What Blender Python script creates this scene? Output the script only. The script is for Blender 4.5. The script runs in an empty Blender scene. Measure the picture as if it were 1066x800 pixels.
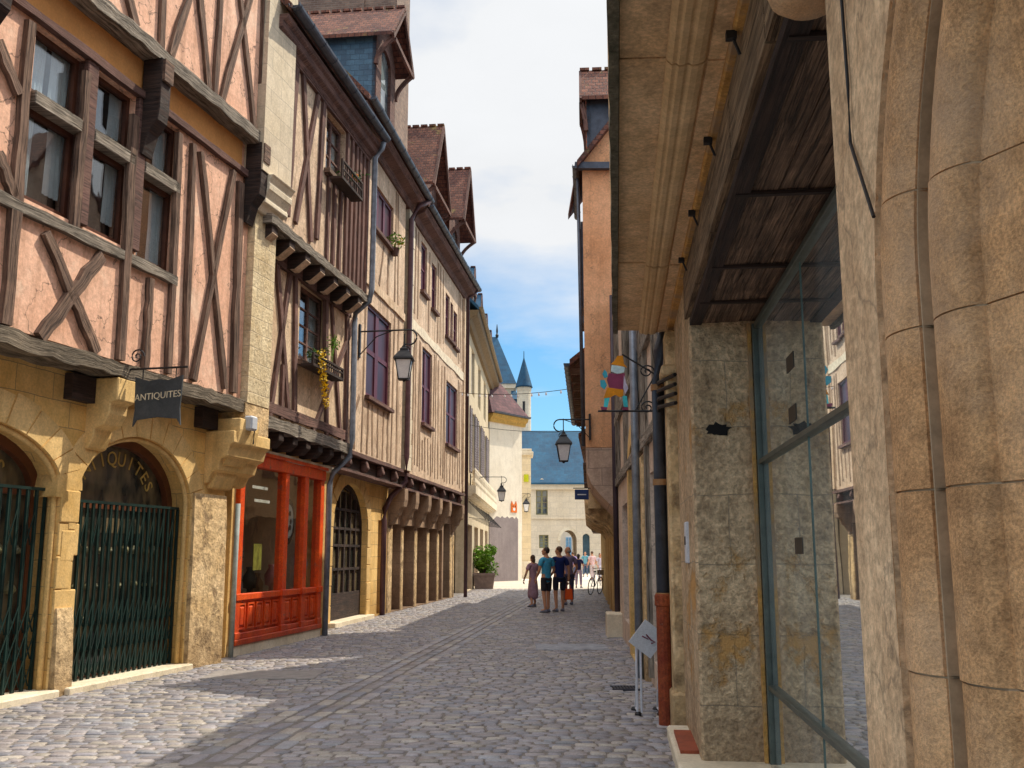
import bpy, bmesh, math, random
from mathutils import Vector, Matrix
from mathutils.geometry import tessellate_polygon
random.seed(7)
R = random.Random(11)
rad = math.radians
SC = bpy.context.scene
COL = SC.collection
FPX = 1030.0; PITCH = math.atan(177 / FPX); EYE = 1.6

# ---------------------------------------------------------------- survey helpers
def ray(px, py):
    x = (px - 533) / FPX; y = -(py - 400) / FPX
    return x, math.cos(PITCH) - y * math.sin(PITCH), math.sin(PITCH) + y * math.cos(PITCH)
def ground(px, py, z=0.0):
    r = ray(px, py); t = (z - EYE) / r[2]
    return r[0] * t, r[1] * t

class Fac:
    """a facade plane: u runs along the street away from the viewer, z up, off towards the street"""
    def __init__(s, p0, p1, side=1):
        l = math.hypot(p1[0] - p0[0], p1[1] - p0[1]); s.L = l; s.p = p0
        s.d = ((p1[0] - p0[0]) / l, (p1[1] - p0[1]) / l); s.n = (s.d[1] * side, -s.d[0] * side)
    def W(s, u, z, o=0.0):
        return Vector((s.p[0] + s.d[0] * u + s.n[0] * o, s.p[1] + s.d[1] * u + s.n[1] * o, z))
    def P(s, px, py, o=0.0):
        r = ray(px, py)
        t = (o + s.p[0] * s.n[0] + s.p[1] * s.n[1]) / (r[0] * s.n[0] + r[1] * s.n[1])
        x, y = r[0] * t, r[1] * t
        return (x - s.p[0]) * s.d[0] + (y - s.p[1]) * s.d[1], EYE + r[2] * t

# ---------------------------------------------------------------- mesh builder
class MB:
    def __init__(s): s.v = []; s.f = []; s.uv = []; s.m = []
    def add(s, pts, faces, uvs=None, m=0):
        b = len(s.v); s.v += [Vector(p) for p in pts]
        for i, f in enumerate(faces):
            s.f.append([b + k for k in f]); s.uv.append(uvs[i] if uvs else None); s.m.append(m)
    def box(s, c, ax, ay, az, m=0):
        c = Vector(c); ax = Vector(ax); ay = Vector(ay); az = Vector(az)
        p = [c + ax * i + ay * j + az * k for i in (-1, 1) for j in (-1, 1) for k in (-1, 1)]
        s.add(p, [(0, 1, 3, 2), (4, 6, 7, 5), (0, 4, 5, 1), (2, 3, 7, 6), (0, 2, 6, 4), (1, 5, 7, 3)], m=m)
    def abox(s, x0, x1, y0, y1, z0, z1, m=0):
        s.box(((x0 + x1) / 2, (y0 + y1) / 2, (z0 + z1) / 2), ((x1 - x0) / 2, 0, 0), (0, (y1 - y0) / 2, 0), (0, 0, (z1 - z0) / 2), m)
    def loft(s, rings, closed=True, cap=True, m=0):
        b = len(s.v); n = len(rings[0])
        for r in rings: s.v += [Vector(p) for p in r]
        for i in range(len(rings) - 1):
            for j in range(n if closed else n - 1):
                k = (j + 1) % n
                s.f.append([b + i * n + j, b + i * n + k, b + (i + 1) * n + k, b + (i + 1) * n + j]); s.uv.append(None); s.m.append(m)
        if cap and closed:
            s.f.append([b + j for j in range(n)][::-1]); s.uv.append(None); s.m.append(m)
            s.f.append([b + (len(rings) - 1) * n + j for j in range(n)]); s.uv.append(None); s.m.append(m)
    def tube(s, pts, r, n=8, m=0):
        pts = [Vector(p) for p in pts]; rings = []
        for i, p in enumerate(pts):
            t = (pts[min(i + 1, len(pts) - 1)] - pts[max(i - 1, 0)]).normalized()
            a = t.cross(Vector((0, 0, 1)))
            if a.length < .05: a = t.cross(Vector((0, 1, 0)))
            a.normalize(); b2 = t.cross(a)
            rr = r[i] if isinstance(r, (list, tuple)) else r
            rings.append([p + (a * math.cos(2 * math.pi * k / n) + b2 * math.sin(2 * math.pi * k / n)) * rr for k in range(n)])
        s.loft(rings, m=m)
    def lathe(s, c, prof, n=16, m=0):
        c = Vector(c)
        s.loft([[c + Vector((r * math.cos(2 * math.pi * k / n), r * math.sin(2 * math.pi * k / n), z)) for k in range(n)] for r, z in prof], m=m)
    def bar(s, p, q, w, h, side, seg=1, wob=0.0, m=0):
        """beam from p to q; w = width across `side`, h = thickness; long-grain uv"""
        p = Vector(p); q = Vector(q); t = (q - p); L = t.length; t.normalize()
        a = (Vector(side) - t * Vector(side).dot(t)).normalized(); b2 = t.cross(a)
        off = R.uniform(0, 50); rings = []; dv = 0; us = []
        for i in range(seg + 1):
            f = i / seg; dv = R.uniform(-wob, wob) * w * .5; ww = w * (1 + R.uniform(-wob, wob)) / 2
            c = p + t * (L * f) + a * dv; us.append(off + L * f)
            rings.append([c - a * ww - b2 * h / 2, c + a * ww - b2 * h / 2, c + a * ww + b2 * h / 2, c - a * ww + b2 * h / 2])
        per = [0, w, w + h, 2 * w + h, 2 * w + 2 * h]
        b = len(s.v)
        for r in rings: s.v += r
        for i in range(seg):
            for j in range(4):
                k = (j + 1) % 4
                s.f.append([b + i * 4 + j, b + i * 4 + k, b + i * 4 + 4 + k, b + i * 4 + 4 + j]); s.m.append(m)
                s.uv.append([(us[i], off + per[j]), (us[i], off + per[j + 1]), (us[i + 1], off + per[j + 1]), (us[i + 1], off + per[j])])
        for base in (b, b + seg * 4):
            s.f.append([base, base + 1, base + 2, base + 3]); s.m.append(m)
            s.uv.append([(off, off), (off + .02, off + w), (off + .04, off + w), (off + .06, off)])
    def build(s, name, mat, parent=None, smooth=False, bevel=0, kind=None, label=None, origin=None):
        me = bpy.data.meshes.new(name)
        rootloc = Vector((0, 0, 0)); p = parent
        while p is not None: rootloc = rootloc + p.location; p = p.parent
        if parent is None and origin is not None: rootloc = Vector(origin)
        me.from_pydata([tuple(v - rootloc) for v in s.v], [], s.f)
        for mm in (mat if isinstance(mat, (list, tuple)) else [mat]): me.materials.append(mm)
        uvl = me.uv_layers.new(name='UVMap')
        for pl in me.polygons:
            pl.material_index = s.m[pl.index]; pl.use_smooth = smooth
            ex = s.uv[pl.index]; n = pl.normal
            t = None
            if not ex and abs(n.z) < .8:
                t = Vector((-n.y, n.x, 0)).normalized()
                if abs(t.y) > .3 and t.y < 0 or (abs(t.y) <= .3 and t.x < 0): t = -t
            for k, li in enumerate(pl.loop_indices):
                if ex: uvl.data[li].uv = ex[k]
                else:
                    co = s.v[pl.vertices[k]]
                    uvl.data[li].uv = (co.x, co.y) if t is None else (co.dot(t), co.z)
        bm = bmesh.new(); bm.from_mesh(me); bmesh.ops.recalc_face_normals(bm, faces=bm.faces); bm.to_mesh(me); bm.free()
        o = bpy.data.objects.new(name, me); COL.objects.link(o)
        if parent: o.parent = parent
        elif origin is not None: o.location = origin
        if bevel:
            md = o.modifiers.new('bevel', 'BEVEL'); md.width = bevel; md.segments = 1; md.limit_method = 'ANGLE'; md.angle_limit = rad(40)
        if kind: o['kind'] = kind
        if label: o['label'] = label
        return o

def thing(name, label, cat, loc, group=None):
    o = bpy.data.objects.new(name, None); COL.objects.link(o); o.location = loc; o.empty_display_size = .2
    o['label'] = label; o['category'] = cat
    if group: o['group'] = group
    return o
def tag(o, label, cat, group=None):
    o['label'] = label; o['category'] = cat
    if group: o['group'] = group
    return o
def copy_tree(o, parent=None):
    c = o.copy(); COL.objects.link(c); c.parent = parent
    for ch in list(o.children): copy_tree(ch, c)
    return c

# facade-local builders -------------------------------------------------------
def fbox(mb, F, u0, u1, z0, z1, o0, o1, m=0):
    c = F.W((u0 + u1) / 2, (z0 + z1) / 2, (o0 + o1) / 2)
    mb.box(c, Vector((F.d[0], F.d[1], 0)) * (u1 - u0) / 2, Vector((F.n[0], F.n[1], 0)) * (o1 - o0) / 2, (0, 0, (z1 - z0) / 2), m)
def fwall(mb, F, outer, holes, o0, o1, m=0):
    loops = [outer] + list(holes)
    fl = [p for l in loops for p in l]
    tris = tessellate_polygon([[Vector((p[0], p[1], 0)) for p in l] for l in loops])
    n = len(fl)
    mb.add([F.W(p[0], p[1], o1) for p in fl] + [F.W(p[0], p[1], o0) for p in fl],
           [tuple(t) for t in tris] + [tuple(n + k for k in t) for t in tris], m=m)
    st = 0
    for l in loops:
        k = len(l)
        pts = [F.W(p[0], p[1], o1) for p in l] + [F.W(p[0], p[1], o0) for p in l]
        mb.add(pts, [(i, (i + 1) % k, k + (i + 1) % k, k + i) for i in range(k)], m=m)
def rect(u0, u1, z0, z1): return [(u0, z0), (u1, z0), (u1, z1), (u0, z1)]
def arch(u0, u1, z0, zs, zt, n=18):
    c = (u0 + u1) / 2; a = (u1 - u0) / 2
    return [(u0, z0), (u1, z0)] + [(c + a * math.cos(math.pi * i / n), zs + (zt - zs) * math.sin(math.pi * i / n)) for i in range(n + 1)]
def fprof(mb, F, prof, u0, u1, m=0):
    """extrude a section [(off,z)...] along u"""
    mb.loft([[F.W(u0, z, o) for o, z in prof], [F.W(u1, z, o) for o, z in prof]], m=m)
def beam_px(mb, F, a, b, w, o1, th=.08, seg=6, wob=.12):
    (u0, z0) = F.P(a[0], a[1], o1); (u1, z1) = F.P(b[0], b[1], o1)
    beam_uz(mb, F, (u0, z0), (u1, z1), w, o1, th, seg, wob)
def beam_uz(mb, F, a, b, w, o1, th=.08, seg=6, wob=.12):
    n = Vector((F.n[0], F.n[1], 0)); p = F.W(a[0], a[1], o1 - th / 2); q = F.W(b[0], b[1], o1 - th / 2)
    side = n.cross((q - p).normalized())
    mb.bar(p, q, w, th, side, seg, wob)

# ---------------------------------------------------------------- materials
def nodes(name):
    m = bpy.data.materials.new(name); m.use_nodes = True; nt = m.node_tree
    return m, nt, nt.nodes['Principled BSDF']
def mth(nt, op, a, b=None, c=None, clamp=False):
    n = nt.nodes.new('ShaderNodeMath'); n.operation = op; n.use_clamp = clamp
    for i, x in enumerate((a, b, c)):
        if x is None: continue
        if isinstance(x, (int, float)): n.inputs[i].default_value = x
        else: nt.links.new(x, n.inputs[i])
    return n.outputs[0]
def mix(nt, fac, a, b, mode='MIX'):
    n = nt.nodes.new('ShaderNodeMix'); n.data_type = 'RGBA'; n.blend_type = mode
    for s, x in ((n.inputs[0], fac), (n.inputs[6], a), (n.inputs[7], b)):
        if isinstance(x, (int, float)): s.default_value = x
        elif isinstance(x, (tuple, list)): s.default_value = (*x, 1)
        else: nt.links.new(x, s)
    return n.outputs[2]
def ramp(nt, x, lo, hi, a=0.0, b=1.0):
    n = nt.nodes.new('ShaderNodeMapRange'); n.inputs[1].default_value = lo; n.inputs[2].default_value = hi
    n.inputs[3].default_value = a; n.inputs[4].default_value = b; nt.links.new(x, n.inputs[0]); return n.outputs[0]
def noise(nt, vec, scale, detail=6, rough=.6, stretch=None):
    if stretch:
        mp = nt.nodes.new('ShaderNodeMapping'); mp.inputs['Scale'].default_value = stretch; nt.links.new(vec, mp.inputs[0]); vec = mp.outputs[0]
    n = nt.nodes.new('ShaderNodeTexNoise'); n.inputs['Scale'].default_value = scale; n.inputs['Detail'].default_value = detail
    n.inputs['Roughness'].default_value = rough; nt.links.new(vec, n.inputs['Vector']); return n.outputs['Fac']

MATS = {}
def sat(c, k=1.2):
    l = .3 * c[0] + .5 * c[1] + .2 * c[2]
    return tuple(min(.85, max(.004, l + (x - l) * k)) for x in c)
def surf(name, c1, c2, scale=1.2, rough=.85, bump=.25, bscale=45, mott=.35, brick=None, streak=0.0, dirt=0.0, grain=False,
         patch=None, vcol=False, metal=0.0, spec=.3, bdist=.02, cracks=0.0):
    c1, c2 = sat(c1), sat(c2)
    m, nt, b = nodes(name)
    geo = nt.nodes.new('ShaderNodeNewGeometry').outputs['Position']
    tc = nt.nodes.new('ShaderNodeTexCoord').outputs['UV']
    if grain:
        n1 = noise(nt, tc, 1.0, 5, .65, (1.3, 28, 1)); col = mix(nt, ramp(nt, n1, .3, .7), c1, c2)
        n2 = noise(nt, tc, 1.0, 4, .7, (3.5, 110, 1)); col = mix(nt, mott, col, mix(nt, ramp(nt, n2, .35, .65), (.25, .22, .2), (1.5, 1.5, 1.5)), 'MULTIPLY')
        n3 = noise(nt, geo, scale, 5); col = mix(nt, .6, col, mix(nt, ramp(nt, n3, .3, .7), (.5, .48, .47), (1.45, 1.42, 1.4)), 'MULTIPLY')
        n4 = noise(nt, tc, 1.0, 4, .6, (.55, 17, 1)); sp_ = ramp(nt, mth(nt, 'ABSOLUTE', mth(nt, 'SUBTRACT', n4, .5)), .004, .022, 1, 0)
        col = mix(nt, mth(nt, 'MULTIPLY', sp_, .75), col, mix(nt, 1.0, col, (.16, .14, .13), 'MULTIPLY'))
        n5 = noise(nt, geo, 2.6, 6, .7); col = mix(nt, ramp(nt, n5, .56, .70, 0, .55), col, mix(nt, 1.0, col, (1.9, 1.8, 1.7), 'MULTIPLY'))
        h = mth(nt, 'SUBTRACT', mth(nt, 'ADD', n1, mth(nt, 'MULTIPLY', n2, .7)), mth(nt, 'MULTIPLY', sp_, 1.2))
    else:
        n1 = noise(nt, geo, scale, 7, .62); col = mix(nt, ramp(nt, n1, .32, .68), c1, c2)
        n2 = noise(nt, geo, bscale, 5, .7)
        n3 = noise(nt, geo, scale * 6, 5, .65)
        col = mix(nt, mott, col, mix(nt, ramp(nt, n3, .3, .7), (.62, .6, .58), (1.35, 1.35, 1.35)), 'MULTIPLY')
        col = mix(nt, mott * .8, col, mix(nt, ramp(nt, n2, .38, .62), (.55, .55, .55), (1.42, 1.42, 1.42)), 'MULTIPLY')
        h = mth(nt, 'ADD', mth(nt, 'MULTIPLY', n2, .5), n3)
    if brick:
        bw, bh, ms, mcol, var = brick
        dis = nt.nodes.new('ShaderNodeVectorMath'); dis.operation = 'ADD'
        nz = nt.nodes.new('ShaderNodeTexNoise'); nz.inputs['Scale'].default_value = 3 / bh * .3; nt.links.new(tc, nz.inputs['Vector'])
        sc = nt.nodes.new('ShaderNodeVectorMath'); sc.operation = 'SCALE'; sc.inputs['Scale'].default_value = bh * .12
        nt.links.new(nz.outputs['Color'], sc.inputs[0]); nt.links.new(tc, dis.inputs[0]); nt.links.new(sc.outputs[0], dis.inputs[1])
        bt = nt.nodes.new('ShaderNodeTexBrick'); nt.links.new(dis.outputs[0], bt.inputs['Vector'])
        bt.inputs['Scale'].default_value = 1; bt.inputs['Brick Width'].default_value = bw; bt.inputs['Row Height'].default_value = bh
        bt.inputs['Mortar Size'].default_value = ms; bt.inputs['Mortar Smooth'].default_value = .4
        bt.inputs['Color1'].default_value = (1 - var, 1 - var, 1 - var * .9, 1); bt.inputs['Color2'].default_value = (1 + var, 1 + var * .95, 1 + var * .8, 1)
        bt.inputs['Mortar'].default_value = (1, 1, 1, 1)
        col = mix(nt, 1.0, col, bt.outputs['Color'], 'MULTIPLY')
        col = mix(nt, mth(nt, 'MULTIPLY', bt.outputs['Fac'], .8), col, mcol)
        h = mth(nt, 'SUBTRACT', h, mth(nt, 'MULTIPLY', bt.outputs['Fac'], 1.1))
    if streak:
        n4 = noise(nt, geo, 1.0, 6, .65, (5, 5, .45)); col = mix(nt, ramp(nt, n4, .5, .75, 0, streak), col, mix(nt, 1.0, col, (.42, .38, .34), 'MULTIPLY'))
    if patch:
        pc, lo, hi, ps = patch; n5 = noise(nt, geo, ps, 8, .7); f = ramp(nt, n5, lo, hi); col = mix(nt, f, col, pc)
        h = mth(nt, 'SUBTRACT', h, mth(nt, 'MULTIPLY', f, .5))
    if cracks:
        vo = nt.nodes.new('ShaderNodeTexNoise'); vo.inputs['Scale'].default_value = 1.3; vo.inputs['Detail'].default_value = 7; nt.links.new(geo, vo.inputs['Vector'])
        cr = mth(nt, 'ABSOLUTE', mth(nt, 'SUBTRACT', vo.outputs['Fac'], .5)); f = ramp(nt, cr, 0, .006, cracks, 0)
        col = mix(nt, f, col, (.06, .05, .045))
    if dirt:
        sp = nt.nodes.new('ShaderNodeSeparateXYZ'); nt.links.new(geo, sp.inputs[0])
        nd = noise(nt, geo, 3.5, 6, .7)
        zz = mth(nt, 'SUBTRACT', sp.outputs['Z'], mth(nt, 'MULTIPLY', nd, 1.1)); f = ramp(nt, zz, -.45, .45, dirt, 0)
        col = mix(nt, f, col, mix(nt, 1.0, col, (.4, .37, .36), 'MULTIPLY'))
    if vcol:
        at = nt.nodes.new('ShaderNodeAttribute'); at.attribute_name = 'col'; col = mix(nt, 1.0, col, at.outputs['Color'], 'MULTIPLY')
    nt.links.new(col, b.inputs['Base Color'])
    b.inputs['Roughness'].default_value = rough; b.inputs['Metallic'].default_value = metal; b.inputs['Specular IOR Level'].default_value = spec
    nr = ramp(nt, h, 0.2, 1.2, rough * .85, min(1, rough * 1.15)); nt.links.new(nr, b.inputs['Roughness'])
    if bump:
        bp = nt.nodes.new('ShaderNodeBump'); bp.inputs['Strength'].default_value = bump; bp.inputs['Distance'].default_value = bdist
        nt.links.new(h, bp.inputs['Height']); nt.links.new(bp.outputs[0], b.inputs['Normal'])
    MATS[name] = m
    return m
def glassmat(name, tint, rough=.03, wav=.03, c2=None, patt=.9, spec=.8, glow=None):
    """dark window pane: reflective coat over whatever dim shapes stand behind it"""
    m, nt, b = nodes(name)
    geo = nt.nodes.new('ShaderNodeNewGeometry').outputs['Position']
    n = noise(nt, geo, patt, 3, .5, (1.6, 1.6, .8)); col = mix(nt, ramp(nt, n, .42, .6), tint, c2 or tuple(x * 2.2 for x in tint))
    nt.links.new(col, b.inputs['Base Color']); b.inputs['Roughness'].default_value = rough; b.inputs['Specular IOR Level'].default_value = spec
    bp = nt.nodes.new('ShaderNodeBump'); bp.inputs['Strength'].default_value = wav; bp.inputs['Distance'].default_value = .05
    nt.links.new(noise(nt, geo, 2.5, 2, .5), bp.inputs['Height']); nt.links.new(bp.outputs[0], b.inputs['Normal'])
    MATS[name] = m; return m
def plain(name, c, rough=.5, metal=0.0, spec=.4, var=.25, bump=.1, scale=6): 
    return surf(name, tuple(x * (1 - var) for x in c), tuple(min(1, x * (1 + var)) for x in c), scale, rough, bump, 70, .2, metal=metal, spec=spec, bdist=.005)

PINK = surf('pink_plaster', (.66, .405, .30), (.77, .525, .415), 1.3, .9, .4, 22, .35, streak=.75, patch=((.80, .60, .46), .58, .74, 1.3), cracks=.8)
ORANGEPL = surf('orange_plaster', (.52, .27, .12), (.62, .34, .16), 1.1, .9, .2, 30, .2)
BEIGE = surf('dirty_cream_plaster', (.50, .375, .265), (.74, .60, .46), 1.3, .92, .45, 24, .4, streak=.6, patch=((.40, .27, .16), .56, .72, 2.2), cracks=.6)
BEIGE2 = surf('pale_buff_plaster', (.50, .375, .28), (.72, .58, .455), 1.4, .92, .6, 20, .55, streak=.95, patch=((.38, .26, .18), .52, .70, 2.1), cracks=.55)
TIMBER = surf('old_brown_timber', (.085, .058, .052), (.26, .185, .145), 1.6, .9, .6, grain=True, mott=.6, bdist=.02)
TIMBERFADED = surf('faded_tan_timber', (.22, .15, .105), (.42, .31, .23), 1.8, .95, .7, grain=True, mott=.6)
TIMBERGREY = surf('weathered_grey_timber', (.16, .14, .12), (.44, .40, .35), 2.2, .95, .8, grain=True, mott=.7, bdist=.03)
TIMBERDARK = surf('tarred_timber_and_shade', (.018, .014, .015), (.075, .05, .042), 1.6, .8, .5, grain=True, mott=.5)  # also colours the shaded gaps by the corbels and the arcade back wall
TIMBERPURPLE = surf('purple_brown_timber', (.10, .06, .058), (.22, .14, .12), 1.6, .9, .5, grain=True, mott=.5)
BOARDS = surf('brown_soffit_boards', (.07, .045, .033), (.30, .205, .15), 3.0, .75, .7, grain=True, mott=.7)
BOARDEDGE = surf('grey_lintel_timber', (.13, .09, .062), (.34, .25, .17), 2.0, .85, .6, grain=True, mott=.6)
ASHLAR = surf('ochre_ashlar', (.60, .385, .16), (.78, .56, .285), .9, .9, .35, 35, .3, brick=(.62, .31, .006, (.26, .18, .10), .10), streak=.3, dirt=.6)
ASHLARPALE = surf('pale_ashlar', (.48, .37, .22), (.66, .54, .36), .9, .9, .4, 30, .35, brick=(.55, .30, .008, (.32, .24, .15), .14), streak=.4, dirt=.6)
STONE = surf('carved_ochre_stone', (.56, .375, .17), (.75, .55, .30), 1.4, .88, .35, 38, .35, streak=.35)
STONEWORN = surf('flaking_limestone', (.54, .385, .22), (.76, .59, .39), 2.0, .95, .7, 9, .5, dirt=.7, patch=((.30, .20, .11), .52, .66, 3.5), bdist=.05)
STONEPALE = surf('pale_limestone', (.60, .52, .40), (.76, .69, .57), 1.0, .9, .3, 30, .25, streak=.3, cracks=.3)
RUBBLE = surf('pale_rubble_stone', (.50, .40, .26), (.72, .62, .45), 2.5, .95, .6, 16, .4, brick=(.42, .24, .008, (.50, .41, .29), .10), cracks=.3, bdist=.04)
ROOF = surf('brown_purple_roof_tiles', (.10, .05, .045), (.23, .115, .085), 1.5, .85, .8, 30, .5, brick=(.17, .12, .012, (.05, .028, .03), .28), patch=((.28, .22, .07), .6, .72, 1.6), bdist=.03)
SLATE = surf('blue_slate', (.05, .105, .17), (.085, .17, .25), 2.5, .5, .5, 40, .3, brick=(.24, .15, .008, (.02, .06, .11), .22), spec=.5)
SLATEFAR = surf('far_blue_slate', (.012, .05, .10), (.03, .095, .165), .35, .7, .3, 4, .35, brick=(.6, .35, .012, (.015, .07, .14), .15), spec=.4)
CHIMNEY = surf('grey_brown_brick', (.15, .10, .085), (.30, .22, .18), 1.6, .92, .6, 30, .4, brick=(.23, .075, .012, (.22, .18, .15), .25))
REDBRICK = surf('red_brick', (.26, .08, .05), (.38, .14, .09), 1.6, .9, .5, 30, .3, brick=(.22, .07, .012, (.3, .2, .15), .2))
REDPAINT = surf('worn_red_paint', (.58, .075, .016), (.76, .14, .03), 3.0, .5, .35, 60, .45, spec=.45, streak=.5, dirt=.75, patch=((.30, .085, .05), .60, .68, 6))
PURPLEPAINT = surf('dark_plum_paint', (.075, .022, .04), (.13, .045, .065), 3.0, .5, .25, 60, .3)
BROWNPAINT = surf('dark_brown_window_paint', (.055, .022, .016), (.10, .045, .03), 3.0, .5, .25, 60, .3)
IRON = plain('black_iron', (.018, .018, .021), .5, .3, .5)
IRONBROWN = plain('rusty_iron', (.09, .05, .04), .75)
GREENGATE = plain('dark_green_painted_steel', (.012, .030, .027), .45, .2, .5, var=.4)
ZINC = plain('zinc_pipe', (.25, .275, .32), .45, .45, .5, var=.3)
ZINCDARK = plain('dark_zinc', (.075, .085, .11), .5, .4, .5, var=.3)
VERDIGRIS = plain('verdigris_pipe', (.32, .36, .35), .7)
COPPER = surf('rusted_cast_iron_pipe', (.16, .035, .022), (.30, .09, .045), 6, .7, .4, 50, .6, patch=((.30, .24, .20), .62, .7, 14))
STEELBLUE = plain('blue_grey_steel', (.10, .115, .105), .45, .4, .5)
WHITE = plain('white_paint', (.74, .74, .74), .45, var=.06)
LETTER = plain('faded_gold_letters', (.50, .36, .14), .6)
SIGNGREY = surf('slate_sign_board', (.035, .04, .045), (.075, .08, .085), 2, .7, .2)
SIGNTEXT = plain('cream_sign_letters', (.62, .55, .42), .6)
GLASSDARK = glassmat('window_glass', (.05, .065, .08), .03, .05, (.22, .26, .27))
GLASSPLUM = glassmat('dark_window_glass', (.045, .016, .026), .35, .05, (.075, .028, .042), .9, .1)
def schlick(nt):
    g_ = nt.nodes.new('ShaderNodeNewGeometry'); d_ = nt.nodes.new('ShaderNodeVectorMath'); d_.operation = 'DOT_PRODUCT'
    nt.links.new(g_.outputs['Incoming'], d_.inputs[0]); nt.links.new(g_.outputs['True Normal'], d_.inputs[1])
    return mth(nt, 'ADD', mth(nt, 'MULTIPLY', mth(nt, 'POWER', mth(nt, 'SUBTRACT', 1.0, mth(nt, 'ABSOLUTE', d_.outputs['Value'])), 5.0), .95), .05)
def clearglass(name, tint, base=.10):
    m, nt, b = nodes(name); out = nt.nodes['Material Output']
    g_ = nt.nodes.new('ShaderNodeBsdfGlossy'); g_.inputs['Roughness'].default_value = .02
    t_ = nt.nodes.new('ShaderNodeBsdfTransparent'); t_.inputs['Color'].default_value = (*tint, 1)
    x_ = nt.nodes.new('ShaderNodeMixShader')
    bp = nt.nodes.new('ShaderNodeBump'); bp.inputs['Strength'].default_value = .06; bp.inputs['Distance'].default_value = .05
    nt.links.new(noise(nt, nt.nodes.new('ShaderNodeNewGeometry').outputs['Position'], 2.5, 2, .5), bp.inputs['Height']); nt.links.new(bp.outputs[0], g_.inputs['Normal'])
    nt.links.new(mth(nt, 'ADD', schlick(nt), base, clamp=True), x_.inputs[0]); nt.links.new(t_.outputs[0], x_.inputs[1]); nt.links.new(g_.outputs[0], x_.inputs[2]); nt.links.new(x_.outputs[0], out.inputs[0])
    MATS[name] = m; return m
CLEAR = clearglass('old_clear_glass', (.86, .90, .92))
CURTAIN = surf('net_curtain', (.62, .66, .68), (.80, .82, .82), 2, .95, .1, 40, .15)  # kept pale and wide, also standing in for bright reflections in the panes
SHOPGLASS = glassmat('shop_glass', (.035, .045, .04), .03, .02, (.16, .15, .115), 1.1, .6)
GATEGLASS = glassmat('antique_shop_glass', (.022, .024, .02), .05, .03, (.17, .13, .075), 1.6, .6)
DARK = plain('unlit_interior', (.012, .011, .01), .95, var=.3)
REAR = surf('rear_render', (.34, .28, .2), (.44, .37, .28), .6, .95, .2, 30, .25)
SKIN = plain('skin', (.50, .27, .18), .55, var=.1)
LEAF = surf('leaf_green', (.07, .15, .02), (.20, .34, .06), 5, .6, .1, 40, .4, vcol=False)
LEAFDARK = surf('dark_leaf', (.02, .055, .012), (.06, .13, .03), 5, .6, .1, 40, .4)
FLOWER = plain('yellow_blossom', (.62, .42, .05), .6, var=.3)
# ================================================================ camera, sky, sun
cam = bpy.data.cameras.new('camera'); camo = bpy.data.objects.new('camera', cam); COL.objects.link(camo)
SC.cycles.max_bounces = 14; SC.cycles.diffuse_bounces = 7; SC.cycles.transparent_max_bounces = 12
camo.location = (0, 0, EYE); camo.rotation_euler = (rad(90) + PITCH, 0, 0)
cam.sensor_width = 36; cam.lens = 36 * FPX / 1066; cam.clip_start = .05; cam.clip_end = 3000
SC.camera = camo
SC.view_settings.view_transform = 'Standard'; SC.view_settings.look = 'None'; SC.view_settings.exposure = 0
SUN_EL, SUN_AZ = 54.0, 57.0
sl = bpy.data.lights.new('sun', 'SUN'); sl.energy = 5.0; sl.angle = rad(.5); sl.color = (1, .90, .72)
so = bpy.data.objects.new('sun', sl); COL.objects.link(so)
d = Vector((math.sin(rad(SUN_AZ)) * math.cos(rad(SUN_EL)), math.cos(rad(SUN_AZ)) * math.cos(rad(SUN_EL)), math.sin(rad(SUN_EL))))
so.rotation_euler = d.to_track_quat('Z', 'Y').to_euler(); so.location = (30, 20, 60)
w = bpy.data.worlds.new('World'); SC.world = w; w.use_nodes = True; nt = w.node_tree
bg = nt.nodes['Background']
sky = nt.nodes.new('ShaderNodeTexSky'); sky.sky_type = 'NISHITA'; sky.sun_disc = False
sky.sun_elevation = rad(SUN_EL); sky.sun_rotation = rad(SUN_AZ); sky.ozone_density = 2.5; sky.dust_density = .6
tc = nt.nodes.new('ShaderNodeTexCoord')
sp = nt.nodes.new('ShaderNodeSeparateXYZ'); nt.links.new(tc.outputs['Generated'], sp.inputs[0])
# cloud layer seen in perspective: direction divided by height
zz = mth(nt, 'MAXIMUM', mth(nt, 'ADD', sp.outputs['Z'], .12), .03)
cx = nt.nodes.new('ShaderNodeCombineXYZ')
nt.links.new(mth(nt, 'DIVIDE', sp.outputs['X'], zz), cx.inputs[0]); nt.links.new(mth(nt, 'DIVIDE', sp.outputs['Y'], zz), cx.inputs[1])
n1 = noise(nt, cx.outputs[0], 1.1, 8, .55); n2 = noise(nt, cx.outputs[0], .45, 5, .5, (1, 1, 1))
cl = mth(nt, 'ADD', mth(nt, 'MULTIPLY', n1, .5), mth(nt, 'MULTIPLY', n2, .6))
up = ramp(nt, sp.outputs['Z'], .17, .32, -.03, .26)
cover = ramp(nt, mth(nt, 'ADD', cl, up), .60, .80)
shade = mth(nt, 'MULTIPLY', ramp(nt, n1, .35, .7, .93, 1.04), ramp(nt, sp.outputs['Z'], .53, .86, 1.0, 2.6))  # clouds above the view are brightened to add fill light in the street
skyc = nt.nodes.new('ShaderNodeVectorMath'); skyc.operation = 'SCALE'; skyc.inputs['Scale'].default_value = .14
nt.links.new(sky.outputs[0], skyc.inputs[0])
skyt = mix(nt, 1.0, skyc.outputs[0], (.62, .98, 1.12), 'MULTIPLY')
cl_ = nt.nodes.new('ShaderNodeVectorMath'); cl_.operation = 'SCALE'; cl_.inputs[0].default_value = (.91, .925, .945); nt.links.new(shade, cl_.inputs['Scale']); cloudc = cl_.outputs[0]
nt.links.new(mix(nt, cover, skyt, cloudc), bg.inputs['Color']); bg.inputs['Strength'].default_value = 1.0

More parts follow.
